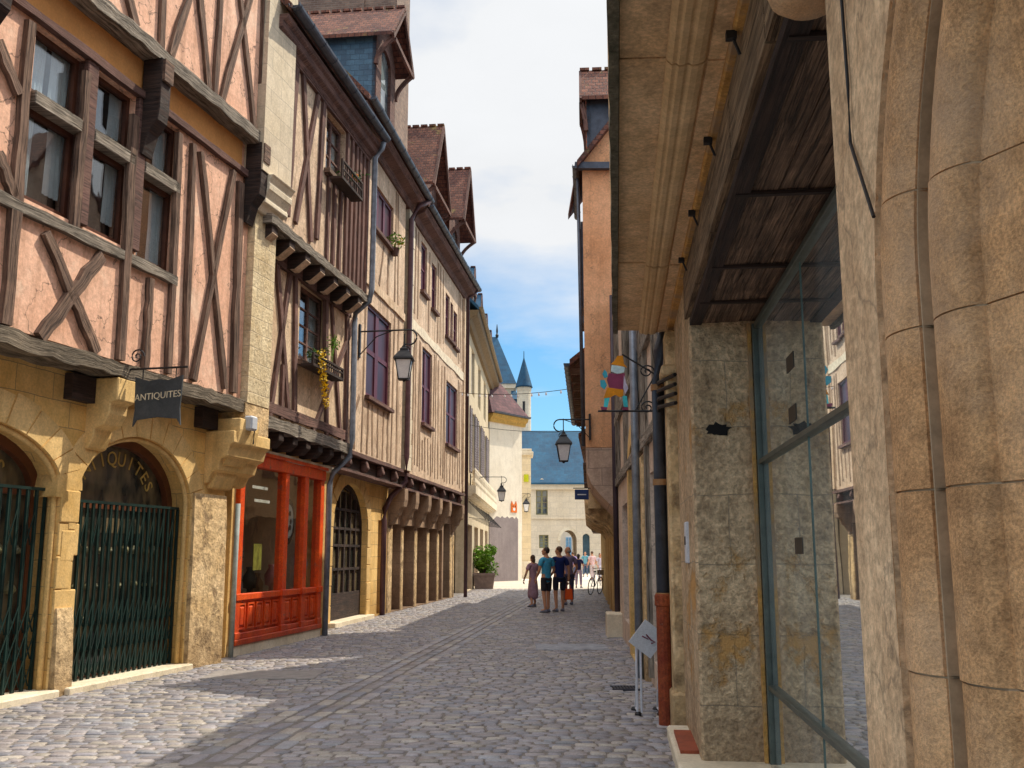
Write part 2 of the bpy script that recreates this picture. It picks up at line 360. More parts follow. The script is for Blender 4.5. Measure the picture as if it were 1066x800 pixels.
# ================================================================ facade planes
FA = Fac(ground(0, 735), ground(227, 689)); FB = Fac(ground(239, 684), ground(335, 661.5))
FC = Fac(ground(342, 654), ground(489, 618)); FF = Fac((-2.15, 38.2), (-1.33, 60.9))
FX = Fac((0, 0), (.104, 1.0), -1)             # near right building, off = -(distance to the right)
FK = Fac((1.60, 9.95), (2.20, 20.6), -1)

# ================================================================ ground
def street_x(y, side):
    if side < 0:
        pts = [(-3, -9.0), (5, -7.2), (11, -5.62), (16, -4.6), (22.3, -4.2), (42, -1.95), (61, -1.2)]
    else:
        pts = [(-3, .15), (8, 1.45), (10, 1.75), (23, 2.5), (45, 4.3), (61, 5.4)]
    for (a, x0), (b, x1) in zip(pts, pts[1:]):
        if y <= b: return x0 + (x1 - x0) * (y - a) / (b - a)
    return pts[-1][1]
GROUNDM = surf('joint_sand_and_dirt', (.15, .135, .125), (.22, .20, .185), 1.2, .95, .5, 30, .4)
PLAZAM = surf('sunny_plaza_paving', (.50, .45, .38), (.62, .57, .50), .6, .9, .2, 20, .3, brick=(.5, .25, .01, (.4, .35, .3), .08))
COBBLEM = surf('cobblestones', (.88, .86, .87), (1.15, 1.13, 1.12), .45, .52, .6, 55, .55, vcol=True, spec=.45, bdist=.008, patch=((.70, .66, .62), .56, .72, .8))
g = MB(); g.add([(-600, -300, -.012), (600, -300, -.012), (600, 1200, -.012), (-600, 1200, -.012)], [(0, 1, 2, 3)])
g.build('ground', GROUNDM, kind='structure')
g = MB(); g.add([(-14, 46.5, -.004), (16, 46.5, -.004), (20, 84.9, -.004), (-14, 84.9, -.004)], [(0, 1, 2, 3)])
g.build('plaza_paving', PLAZAM, kind='structure')

def cobbles():
    vs = []; fs = []; cols = []
    rr = random.Random(3)
    gl0 = Vector(ground(392, 708)); gl1 = Vector(ground(548, 626)); gd = (gl1 - gl0).normalized(); gn = Vector((gd.y, -gd.x))
    pal = [(.30, .29, .31), (.265, .26, .285), (.325, .31, .315), (.295, .275, .28), (.35, .325, .295), (.245, .25, .285), (.31, .285, .285), (.285, .295, .32), (.37, .345, .305)]
    def stone(c, ax, ay, hw, hl, light=1.0):
        b = len(vs); k = pal[rr.randrange(len(pal))]; f = rr.uniform(.8, 1.22) * light
        tx = rr.uniform(-.035, .035); ty = rr.uniform(-.035, .035); h = rr.uniform(-.006, .005); n = 8
        shape = []
        for i in range(n):
            a = 2 * math.pi * (i + .5) / n; cc, ss = math.cos(a), math.sin(a)
            p = (abs(cc) ** .26 * math.copysign(1, cc), abs(ss) ** .26 * math.copysign(1, ss)); j = rr.uniform(.92, 1.03)
            shape.append((p[0] * j, p[1] * j))
        for s_, z in ((1.0, -.03), (.985, -.012), (.88, -.0035)):
            for p in shape:
                q = c + ax * (p[0] * hl * s_) + ay * (p[1] * hw * s_)
                vs.append((q.x, q.y, z + h + (tx * p[0] * hl + ty * p[1] * hw) * (1 if z > -.02 else 0)))
        vs.append((c.x, c.y, .0005 + h))
        for r in range(2):
            for i in range(n):
                j = (i + 1) % n; fs.append((b + r * n + i, b + r * n + j, b + (r + 1) * n + j, b + (r + 1) * n + i))
        for i in range(n): fs.append((b + 2 * n + i, b + 2 * n + (i + 1) % n, b + 3 * n))
        cols.extend([(k[0] * f * 1.04, k[1] * f * 1.0, k[2] * f * 1.0)] * (3 * n + 1))
    y = 5.0; row = 0
    while y < 47.5:
        pitch = rr.uniform(.10, .13) if y < 24 else rr.uniform(.12, .16)
        x = street_x(y, -1) + rr.uniform(0, .2); xr = street_x(y, 1)
        while x < xr:
            l = rr.uniform(.12, .23); cpos = Vector((x + l / 2, y + .05 * math.sin(x * .9 + y * .05) + rr.uniform(-.008, .008)))
            dl = (cpos - gl0).dot(gn); inside = abs(dl) < .34 and cpos.y > 8
            if not inside:
                stone(cpos, Vector((1, rr.uniform(-.06, .06))), Vector((rr.uniform(-.06, .06), 1)), pitch / 2 - .004, l / 2 - .005, 1.0)
            x += l
        y += pitch; row += 1
    # the drainage channel: long stones laid along the street
    for k, o in enumerate((-.27, -.09, .09, .27)):
        t = -7.0
        while t < 34:
            l = rr.uniform(.22, .42); cpos = gl0 + gd * (t + l / 2) + gn * o
            if cpos.y > 8: stone(cpos, gd, gn, .076, l / 2 - .006, 1.15 if k in (0, 3) else 1.0)
            t += l
    me = bpy.data.meshes.new('cobblestones'); me.from_pydata(vs, [], fs)
    at = me.color_attributes.new('col', 'FLOAT_COLOR', 'POINT')
    at.data.foreach_set('color', [c for k in cols for c in (*k, 1)])
    me.uv_layers.new(name='UVMap'); me.materials.append(COBBLEM)
    me.polygons.foreach_set('use_smooth', [True] * len(me.polygons))
    o = bpy.data.objects.new('cobblestones', me); COL.objects.link(o); o['kind'] = 'structure'
cobbles()

# ================================================================ shared pieces
def window(F, par, u0, u1, z0, z1, o_wall, recess=.1, cols=2, rows=3, fw=.05, bw=.028, mat=BROWNPAINT, glass=CLEAR, sill=None, sill_mat=TIMBER, label=None):
    mb = MB(); o = o_wall - recess
    fbox(mb, F, u0, u0 + fw, z0, z1, o - .05, o + .02); fbox(mb, F, u1 - fw, u1, z0, z1, o - .05, o + .02)
    fbox(mb, F, u0 + fw, u1 - fw, z1 - fw, z1, o - .05, o + .02); fbox(mb, F, u0 + fw, u1 - fw, z0, z0 + fw * 1.3, o - .05, o + .02)
    iw = (u1 - u0 - 2 * fw)
    for i in range(1, cols):
        c = u0 + fw + iw * i / cols; ww = bw * (1.3 if cols == 2 else 1); fbox(mb, F, c - ww, c + ww, z0 + fw * 1.3, z1 - fw, o - .04, o + .012)
    ih = z1 - z0 - 2.3 * fw
    for j in range(1, rows):
        c = z0 + fw * 1.3 + ih * j / rows; fbox(mb, F, u0 + fw, u1 - fw, c - bw / 2, c + bw / 2, o - .035, o + .006)
    wn = mb.build('window', mat, par, label=label)
    mb = MB(); fbox(mb, F, u0 + fw * .5, u1 - fw * .5, z0 + fw * .5, z1 - fw * .5, o - .03, o - .018); mb.build('glass_pane', glass, wn)
    if glass is CLEAR:
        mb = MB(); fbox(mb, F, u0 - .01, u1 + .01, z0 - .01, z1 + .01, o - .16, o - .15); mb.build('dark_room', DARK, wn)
        rr = random.Random(int(u0 * 37 + z0 * 11)); wdt = u1 - u0
        for sg_ in (0, 1):
            f = rr.uniform(.30, .46) * wdt; a, b = (u0 + .03, u0 + .03 + f) if sg_ == 0 else (u1 - .03 - f, u1 - .03); n = 14; mb = MB()
            zb = z0 + rr.uniform(.0, .25) * (z1 - z0)
            mb.loft([[F.W(a + (b - a) * i / n, z, o - .085 + .014 * math.sin(i * 1.7 + k)) for i in range(n + 1)] for k, z in enumerate((zb, (zb + z1) / 2, z1))], closed=False); mb.build('curtain', CURTAIN, wn)
    if sill:
        mb = MB(); fbox(mb, F, u0 - .08, u1 + .08, z0 - sill, z0 - .002, o_wall - .05, o_wall + .12); mb.build('sill', sill_mat, wn)
    return wn
def text_mesh(mb, s, size, place, depth=.006, m=0, extr=None):
    """letters as solid mesh; place(x, y, d) -> world point"""
    cu = bpy.data.curves.new('t', 'FONT'); cu.body = s; cu.size = size; cu.extrude = depth; cu.align_x = 'CENTER'; cu.align_y = 'CENTER'; cu.resolution_u = 3
    o = bpy.data.objects.new('t', cu); COL.objects.link(o)
    dg = bpy.context.evaluated_depsgraph_get(); me = bpy.data.meshes.new_from_object(o.evaluated_get(dg))
    mb.add([place(v.co.x, v.co.y, v.co.z) for v in me.vertices], [tuple(p.vertices) for p in me.polygons], m=m)
    bpy.data.objects.remove(o); bpy.data.curves.remove(cu); bpy.data.meshes.remove(me)
def leafy(mb, c, rx, ry, rz, n, size, rnd, hollow=.35):
    for _ in range(n):
        while True:
            p = Vector((rnd.uniform(-1, 1), rnd.uniform(-1, 1), rnd.uniform(-1, 1)))
            if hollow < p.length < 1: break
        q = Vector(c) + Vector((p.x * rx, p.y * ry, p.z * rz))
        a = Vector((rnd.gauss(0, 1), rnd.gauss(0, 1), rnd.gauss(0, .6))).normalized(); b = a.cross(Vector((rnd.gauss(0, 1), rnd.gauss(0, 1), rnd.gauss(0, 1)))).normalized()
        s = size * rnd.uniform(.6, 1.3)
        mb.add([q - a * s, q - b * s * .4 + a * s * .1, q + a * s, q + b * s * .4 + a * s * .1], [(0, 1, 2, 3)])
def rear(F, par, u0, u1, ztop, o_front=-.6, depth=7, ridge=None):
    mb = MB(); fbox(mb, F, u0 + .02, u1 - .02, -.02, ztop, o_front - depth, o_front); mb.build('rear_walls', REAR, par)
def pitched_roof(F, par, u0, u1, z_eave, o_eave, depth=7, slope=1.05, mat=ROOF, th=.16):
    mb = MB(); om = o_eave - depth / 2 - .4; zr = z_eave + (o_eave - om) * slope; ob = om - (o_eave - om)
    fprof(mb, F, [(o_eave, z_eave), (om, zr), (ob, z_eave), (ob, z_eave + th), (om, zr + th * 1.3), (o_eave, z_eave + th)], u0, u1)
    r = mb.build('roof', mat, par)
    mb = MB()
    for u in (u0 + .15, u1 - .15):
        mb.add([F.W(u, z_eave + .02, o_eave - .55), F.W(u, zr - .04, om), F.W(u, z_eave + .02, ob + .3)], [(0, 1, 2)])
    mb.build('gable_end', REAR, r); return r
def gutter(F, par, u0, u1, z, o, r=.09, mat=ZINCDARK):
    mb = MB(); pr = [(o + r * math.cos(a), z + r * math.sin(a)) for a in [math.pi + math.pi * i / 8 for i in range(9)]]
    pr2 = [(o + (r - .012) * math.cos(a), z + (r - .012) * math.sin(a)) for a in [2 * math.pi - math.pi * i / 8 for i in range(9)]]
    fprof(mb, F, pr + pr2, u0, u1)
    k = int((u1 - u0) / .6)
    for i in range(k + 1):
        u = u0 + .1 + i * .6
        if u < u1 - .05: fprof(mb, F, [(o + (r + .008) * math.cos(a), z + (r + .008) * math.sin(a)) for a in [math.pi + math.pi * i / 8 for i in range(9)]] + [(o + r * .9, z + .012), (o - r * .9, z + .012)], u, u + .025)
    return mb.build('gutter', mat, par)
def downpipe(par, pts, r=.055, mat=ZINC, clips=True):
    mb = MB(); mb.tube(pts, r, 10)
    o = mb.build('downpipe', mat, par, smooth=True)
    return o

# ================================================================ pink half-timbered house (near left)
A = thing('half_timbered_house', 'pink plastered half-timbered house with two stone arches and green shop grilles', 'house', FA.W(2, 0, 0))
arches = [(-2.35, .70, 2.35, 3.05), (1.0, 3.52, 2.25, 3.14)]
mb = MB()
fwall(mb, FA, rect(-4.6, 4.5, -.02, 4.02), [arch(a[0], a[1], .02, a[2], a[3], 20) for a in arches] + [rect(-4.4, -2.75, .02, 3.1)], -.45, 0)
mb.build('ground_floor_wall', ASHLAR, A)
mb = MB()
for (u0, u1, zs, zt) in arches:                                   # voussoirs and jamb blocks, each a little proud
    c = (u0 + u1) / 2; a = (u1 - u0) / 2; b = zt - zs; n = 13
    for i in range(n):
        t0 = math.pi * i / n + .008; t1 = math.pi * (i + 1) / n - .008; dp = R.uniform(.012, .018); wd = .36 + R.uniform(-.03, .05)
        ts = [t0 + (t1 - t0) * k / 3 for k in range(4)]
        loop = [(c + a * math.cos(t), zs + b * math.sin(t)) for t in ts] + [(c + (a + wd) * math.cos(t), zs + (b + wd) * math.sin(t)) for t in reversed(ts)]
        fwall(mb, FA, loop, [], -.40, dp)
    z = .03
    for k in range(6):
        h = (zs - .03) / 6; w0 = R.uniform(.18, .34) if k % 2 else R.uniform(.34, .42)
        dp = R.uniform(.01, .03)
        fbox(mb, FA, u1 + .002, u1 + w0, z + .004, z + h - .004, -.4, dp); fbox(mb, FA, u0 - w0 * .7, u0 - .002, z + .004, z + h - .004, -.4, dp); z += h
mb.build('arch_surround', STONE, A, bevel=.012)
# moulded roll inside the arch head
for (u0, u1, zs, zt) in arches:
    mb = MB(); c = (u0 + u1) / 2; a = (u1 - u0) / 2; b = zt - zs
    mb.tube([FA.W(u1 - .03, z, -.06) for z in (.05, 1.2)] + [FA.W(c + (a - .03) * math.cos(math.pi * i / 24), zs + (b - .03) * math.sin(math.pi * i / 24), -.06) for i in range(25)] + [FA.W(u0 + .03, z, -.06) for z in (1.2, .05)], .035, 8)
    mb.build('arch_moulding', STONE, A, smooth=True)
WARES = plain('muted_ceramics', (.16, .15, .09), .4, var=.6, scale=9)
def arch_shop(u0, u1, zs, zt, word):
    o = -.34
    mb = MB(); c = (u0 + u1) / 2; a = (u1 - u0) / 2; b = zt - zs
    fwall(mb, FA, arch(u0 - .02, u1 + .02, .0, zs, zt + .02, 20), [arch(u0 + .13, u1 - .13, .1, zs, zt - .12, 20)], o - .08, o + .05)
    fbox(mb, FA, u0 + .09, u1 - .09, zs - .07, zs + .03, o - .06, o + .02)
    fr = mb.build('arched_shop_frame', plain('red_brown_frame_paint', (.13, .05, .028), .45), A)
    mb = MB(); fwall(mb, FA, arch(u0 + .05, u1 - .05, .05, zs, zt - .05, 20), [], o - .05, o - .035); mb.build('glass_pane', GATEGLASS, fr)
    mb = MB(); n = len(word); rad_u = a * .66; rad_z = b * .62
    for i, ch in enumerate(word):
        t = math.pi * (.86 - .72 * i / (n - 1)); p = (c + rad_u * math.cos(t), zs + .05 + rad_z * math.sin(t)); rot = t - math.pi / 2
        text_mesh(mb, ch, .27, lambda x, y, dd, p=p, rot=rot: FA.W(p[0] + x * math.cos(rot) - y * math.sin(rot), p[1] + x * math.sin(rot) + y * math.cos(rot), o - .030 + dd), .003)
    mb.build('painted_lettering', LETTER, fr)
    # the dim shop window behind the grille
    mb = MB(); rr = random.Random(int(u0 * 10))
    for zz_ in (.75, 1.15, 1.6):
        for k in range(9):
            u = u0 + .25 + (u1 - u0 - .5) * k / 8 + rr.uniform(-.05, .05); s = rr.uniform(.04, .10)
            if rr.random() < .75: mb = MB(); mb.lathe(FA.W(u, zz_, o - .031 - .0), [(s * .6, 0), (s, s * .5), (s * .75, s), (s * .3, s * 1.5), (s * .35, s * 1.7)], 8); mb.build('displayed_pot', WARES, fr, smooth=True)
    # folding grille
    mb = MB(); n = 20; og = -.16; ztop = zs - .02; zb = .06; us = [u0 + .06 + (u1 - u0 - .12) * i / n for i in range(n + 1)]
    for i, u in enumerate(us):
        fbox(mb, FA, u - .012, u + .012, zb, ztop, og - .014, og + .014); fbox(mb, FA, u + .022, u + .030, zb, ztop, og - .012, og + .012)
    for i in range(n):
        ua, ub = us[i] + .012, us[i + 1] - .012
        for (za, zb2) in ((.12, .42), (.42, .72), (.72, 1.02)):
            for (p, q, oo) in (((ua, za), (ub, zb2), .018), ((ub, za), (ua, zb2), -.018)):
                beam_uz(mb, FA, p, q, .018, og + oo, .006, 1, 0)
        if i % 2 == 0:
            for (p, q, oo) in (((ua, 1.7), (ub, 2.1), .018), ((ub, 1.7), (ua, 2.1), -.018)): beam_uz(mb, FA, p, q, .018, og + oo, .006, 1, 0)
    fbox(mb, FA, us[0], us[-1], ztop, ztop + .035, og - .02, og + .02); fbox(mb, FA, us[0], us[-1], .02, .055, og - .02, og + .02)
    mb.build('folding_grille', GREENGATE, A)
for a, wd in zip(arches, ('ANTIQUITES', 'ANTIQUITES')): arch_shop(*a, wd)
mb = MB()
for (u0, u1, zs, zt) in arches: fbox(mb, FA, u0 - .1, u1 + .05, -.02, .075, -.44, .16)
mb.build('door_sill', STONEPALE, A, bevel=.015)
mb = MB(); fbox(mb, FA, -4.4, -2.75, .02, 3.1, -.4, -.3); mb.build('side_door', BROWNPAINT, A)
# worn pier feet
for (ua, ub) in ((.74, 1.0), (3.56, 4.46)):
    mb = MB(); rr = random.Random(5)
    k = 7; rings = []
    for j in range(k):
        z = -.02 + (1.0 if ua < 2 else 2.5) * j / (k - 1); e = (.05 if ua < 2 else .03) * (1 - j / k) + rr.uniform(.0, .02) + .012
        rings.append([FA.W(ua - e * .3, z, -.05), FA.W(ua - e * .4, z, e + .03), FA.W(ub + e * .3, z, e + .03), FA.W(ub + e * .4, z, -.05)])
    mb.loft(rings); mb.build('pier_facing', STONEWORN, A)
# stone corbels
def corbel(F, par, u0, u1, prof, mat=STONE, name='corbel'):
    mb = MB(); fprof(mb, F, prof, u0, u1); return mb.build(name, mat, par, bevel=.012)
corbel(FA, A, 1.06, 1.42, [(-.05, 2.85), (.06, 2.88), (.12, 3.02), (.13, 3.12), (.25, 3.16), (.32, 3.30), (.33, 3.42), (.42, 3.46), (.42, 3.74), (-.05, 3.74)])
corbel(FA, A, 3.95, 4.55, [(-.05, 2.55), (.08, 2.58), (.15, 2.75), (.16, 2.88), (.27, 2.92), (.34, 3.06), (.35, 3.20), (.46, 3.25), (.50, 3.45), (.50, 3.62), (-.05, 3.62)])
corbel(FA, A, -2.9, -2.55, [(-.05, 2.85), (.06, 2.88), (.12, 3.02), (.13, 3.12), (.25, 3.16), (.32, 3.30), (.33, 3.42), (.42, 3.46), (.42, 3.74), (-.05, 3.74)])
mb = MB(); fbox(mb, FA, .62, 1.05, 3.42, 3.73, -.02, .12); mb.build('beam_end_and_gap', TIMBERDARK, A)  # dark block stands in for the shaded gap between corbel and bressummer
mb = MB(); fbox(mb, FA, 3.50, 3.94, 3.44, 3.74, -.02, .14); mb.build('beam_end_and_gap', TIMBERDARK, A)  # same dark block for the shaded gap by the corner corbel
# storeys
mb = MB(); fwall(mb, FA, rect(-4.6, 4.22, 3.96, 8.0), [rect(-.72, .12, 5.42, 7.44), rect(.32, 1.14, 5.42, 7.44), rect(1.36, 2.18, 5.36, 7.44), rect(-3.9, -1.6, 5.42, 7.44)], .02, .33)
mb.build('first_storey_wall', PINK, A)
mb = MB(); fwall(mb, FA, rect(-4.6, 3.98, 8.14, 12.6), [rect(.4, 1.6, 9.6, 11.4)], .2, .52); mb.build('second_storey_wall', PINK, A)
mb = MB(); fbox(mb, FA, -4.6, 3.9, 7.52, 8.0, .2, .345); mb.build('orange_frieze', ORANGEPL, A)
mb = MB()
def irr_beam(mb, F, u0, u1, z0, z1, o0, o1, n=14, jit=.03):
    rings = []
    for i in range(n + 1):
        u = u0 + (u1 - u0) * i / n; a, b, c = (R.uniform(-jit, jit) for _ in range(3))
        rings.append([F.W(u, z0 + a * .6, o0), F.W(u, z0 + a, o1 + c * .6), F.W(u, z1 + b - .05, o1 + c * .6), F.W(u, z1 + b, o0 - .02)])
    bs = len(mb.v); off = R.uniform(0, 9)
    mb.loft(rings)
    L = u1 - u0; k = 0
    for i in range(n):
        for j in range(4):
            fi = len(mb.f) - n * 4 - 2 + i * 4 + j
            mb.uv[fi] = [(off + L * i / n, off + j * .3), (off + L * i / n, off + j * .3 + .28), (off + L * (i + 1) / n, off + j * .3 + .28), (off + L * (i + 1) / n, off + j * .3)]
irr_beam(mb, FA, -4.6, 4.30, 3.75, 3.98, -.02, .42, 50, .022); mb.build('bressummer', surf('grey_brown_timber', (.09, .075, .06), (.30, .26, .21), 2.4, .95, .8, grain=True, mott=.7, bdist=.03), A)
mb = MB(); irr_beam(mb, FA, -4.6, 4.05, 8.0, 8.24, .2, .60, 40, .02); mb.build('bressummer', TIMBERGREY, A)
mb = MB(); T = .40
irr_beam(mb, FA, -4.6, 4.05, 7.26 + .2, 7.56 + .05, .3, .42, 20, .012)
mb.build('lintel_beam', TIMBERPURPLE, A)
mb = MB(); irr_beam(mb, FA, -4.6, 2.24, 5.22, 5.40, .3, .405, 18, .014); mb.build('sill_beam', TIMBERGREY, A)
mb = MB()
for a, b, wd in (((34, 22), (8, 338), .17), ((0, 42), (22, 98), .15), ((0, 158), (17, 205), .15), ((50, 242), (103, 367), .15), ((108, 266), (44, 352), .17),
                 ((159, 290), (153, 384), .13), ((142, 120), (127, 375), .18), ((189, 139), (177, 389), .13), ((203, 150), (194, 394), .12),
                 ((211, 158), (236, 405), .12), ((245, 178), (203, 396), .13), ((252, 190), (245, 409), .17), ((93, 75), (80, 240), .13)):
    beam_px(mb, FA, a, b, wd * .82, T, .07, 8, .2)
for u in (-1.55, -4.0, -3.0): beam_uz(mb, FA, (u, 4.0), (u, 7.5), .17, T)
beam_uz(mb, FA, (-2.9, 4.0), (-1.8, 5.2), .16, T)
mb.build('timber_frame', TIMBER, A)
mb = MB(); T2 = .575
for a, b, wd in (((132, 0), (143, 34), .15), ((172, -20), (169, 56), .14), ((198, 0), (179, 62), .15), ((210, 0), (218, 98), .13), ((231, 0), (225, 100), .13),
                 ((258, 10), (232, 108), .14), ((252, 0), (266, 137), .12), ((277, -10), (273, 140), .15)):
    (ua, za), (ub, zb) = FA.P(*a, T2), FA.P(*b, T2); f = (12.5 - zb) / max(.4, za - zb)
    beam_uz(mb, FA, (ub, 8.2), (ub + (ua - ub) * f if abs(ua - ub) < .45 else ub + (ua - ub) * min(f, 3), 8.15 + (12.4 - 8.15) if abs(ua - ub) < .45 else min(12.4, zb + (za - zb) * min(f, 3))), wd * .85, T2, .07, 8, .18)
for u in (-4.2, -2.8, -1.5): beam_uz(mb, FA, (u, 8.1), (u, 12.4), .16, T2)
beam_uz(mb, FA, (-4.4, 12.5), (3.98, 12.5), .2, T2)
mb.build('timber_frame', TIMBER, A)
for u in (1.33, 4.10, -1.55):                                          # brackets under the upper jetty
    mb = MB(); fprof(mb, FA, [(.36, 6.72), (.42, 6.70), (.50, 7.0), (.62, 7.16), (.64, 7.34), (.64, 8.02), (.36, 8.02)], u - .115, u + .115)
    mb.build('bracket', TIMBERDARK, A, bevel=.01)
    mb = MB(); fbox(mb, FA, u - .10, u + .10, 7.70, 8.0, .64, .68); mb.build('beam_end_and_gap', TIMBER, A)
for (u0, u1, z0) in ((-.72, .12, 5.42), (.32, 1.14, 5.42), (1.36, 2.18, 5.36)):
    window(FA, A, u0, u1, z0, 6.5, .33, .10, 1, 1, .06, mat=BROWNPAINT); window(FA, A, u0, u1, 6.66, 7.44, .33, .10, 1, 1, .06, mat=BROWNPAINT)
window(FA, A, -3.9, -1.6, 5.42, 7.44, .33, .1, 4, 2, .06); window(FA, A, .4, 1.6, 9.6, 11.4, .52, .1, 2, 4, .06)
mb = MB()
for (u0, u1) in ((-.72, .12), (.32, 1.14), (1.36, 2.18)): fbox(mb, FA, u0, u1, 6.50, 6.66, .12, .40)
mb.build('window_transom', TIMBERGREY, A, bevel=.01)
mb = MB()
for u in (.22, 1.25): fbox(mb, FA, u - .10, u + .10, 5.42, 7.46, .15, .392)
mb.build('window_mullion', TIMBERPURPLE, A, bevel=.01)
# party pier of dressed stone between the pink house and the next one
mb = MB(); fbox(mb, FA, 4.23, 4.95, 3.9, 6.98, -.4, .45); mb.build('party_pier', RUBBLE, A)
mb = MB(); fbox(mb, FA, 3.99, 4.98, 7.56, 12.4, -.4, .66); mb.build('party_pier', surf('pale_dressed_blocks', (.50, .43, .33), (.66, .58, .47), 1.0, .9, .35, 30, .3, brick=(.7, .36, .008, (.42, .36, .28), .08), streak=.3), A)
corbel(FA, A, 4.2, 5.0, [(-.2, 6.98), (.50, 6.98), (.55, 7.08), (.62, 7.10), (.62, 7.16), (.60, 7.20), (.66, 7.30), (.68, 7.32), (.69, 7.40), (.67, 7.44), (.72, 7.52), (.75, 7.54), (.75, 7.56), (-.2, 7.56)], STONEPALE, 'stone_moulding')
corbel(FA, A, 3.85, 5.02, [(-.05, 2.62), (.05, 2.65), (.12, 2.80), (.22, 2.83), (.26, 3.0), (.36, 3.04), (.40, 3.2), (.46, 3.24), (.46, 3.42), (-.05, 3.42)], STONE)
mb = MB(); fbox(mb, FA, 4.2, 4.97, 3.42, 3.9, -.4, .44); mb.build('party_pier', STONEWORN, A)
rear(FA, A, -4.6, 4.9, 12.3)
pitched_roof(FA, A, -4.7, 4.9, 12.6, 1.0, 7)

# hanging sign
t = thing('hanging_shop_sign', 'dark slate-coloured hanging sign reading ANTIQUITES on a scrolled iron bar', 'sign', FA.W(1.35, 3.5, .75))
# the board hangs out from the wall on an iron bar, turned a little to the street
us0 = FA.P(141, 400, .50)[0]; P0 = FA.W(us0, 0, .50); dx = Vector((FA.n[0], FA.n[1], 0)); Ls = .66
def SP(x, z, dd=0): return P0 + dx * x + Vector((0, 0, z)) + Vector((dx.y, -dx.x, 0)) * dd
ztop = FA.P(141, 396, .5)[1]; zbt = FA.P(141, 440, .5)[1]
mb = MB(); out = [(0, zbt - .06), (.05, zbt + .02), (Ls * .5, zbt + .05), (Ls - .05, zbt + .02), (Ls, zbt - .06), (Ls - .02, zbt + .15), (Ls, ztop + .04), (Ls - .2, ztop - .02), (Ls * .5, ztop), (.2, ztop - .02), (0, ztop + .04), (.02, zbt + .15)]
tr = tessellate_polygon([[Vector((x, z, 0)) for x, z in out]]); k = len(out)
mb.add([SP(x, z, .012) for x, z in out] + [SP(x, z, -.012) for x, z in out], [tuple(q) for q in tr] + [tuple(k + i for i in q) for q in tr] + [(i, (i + 1) % k, k + (i + 1) % k, k + i) for i in range(k)])
mb.build('sign_board', SIGNGREY, t)
mb = MB(); text_mesh(mb, 'ANTIQUITES', .118, lambda x, y, dd: SP(Ls / 2 + x * .96, (ztop + zbt) / 2 + y + .05 + x * .06, .014 + dd), .003)
mb.build('sign_lettering', SIGNTEXT, t)
mb = MB(); mb.tube([SP(-.12, ztop + .14), SP(Ls + .05, ztop + .14)], .014, 6)
cc = SP(-.0, ztop + .30); mb.tube([cc + dx * (.10 * (1 - i / 26) * math.cos(i * .45)) + Vector((0, 0, .10 * (1 - i / 26) * math.sin(i * .45))) for i in range(25)], .010, 6)
for x in (.1, Ls - .1): mb.tube([SP(x, ztop + .14), SP(x, ztop - .02)], .008, 6)
mb.build('iron_bar', IRON, t)
# alarm box on the pier
t = thing('alarm_box', 'small pale grey alarm box on the stone corbel above the red shop', 'alarm box', FA.W(4.8, 3.5, .5))
u, z = FA.P(263, 441, .56)
mb = MB(); fbox(mb, FA, u - .10, u + .10, z - .11, z + .11, .46, .60); mb.build('box_cover', plain('grey_plastic', (.52, .55, .60), .45, var=.08), t, bevel=.025)
mb = MB(); mb.tube([FA.W(u + .10, z + .02, .5), FA.W(u + .18, z - .1, .5), FA.W(u + .16, z - .3, .5)], .012, 6); mb.build('cable', IRON, t)
# ================================================================ second house: cream half-timbering over a red shop front
B = thing('timber_framed_house', 'narrow cream half-timbered house with two jetties above a red shop front', 'house', FB.W(2, 0, 0))
mb = MB(); fwall(mb, FB, rect(-.12, 4.35, -.02, 3.62), [rect(.02, 4.0, .12, 3.24)], -.4, -.03); mb.build('ground_floor_wall', STONE, B)
mb = MB(); fbox(mb, FB, -.05, 4.05, -.02, .16, -.3, .05); mb.build('plinth', STONEPALE, B, bevel=.015)
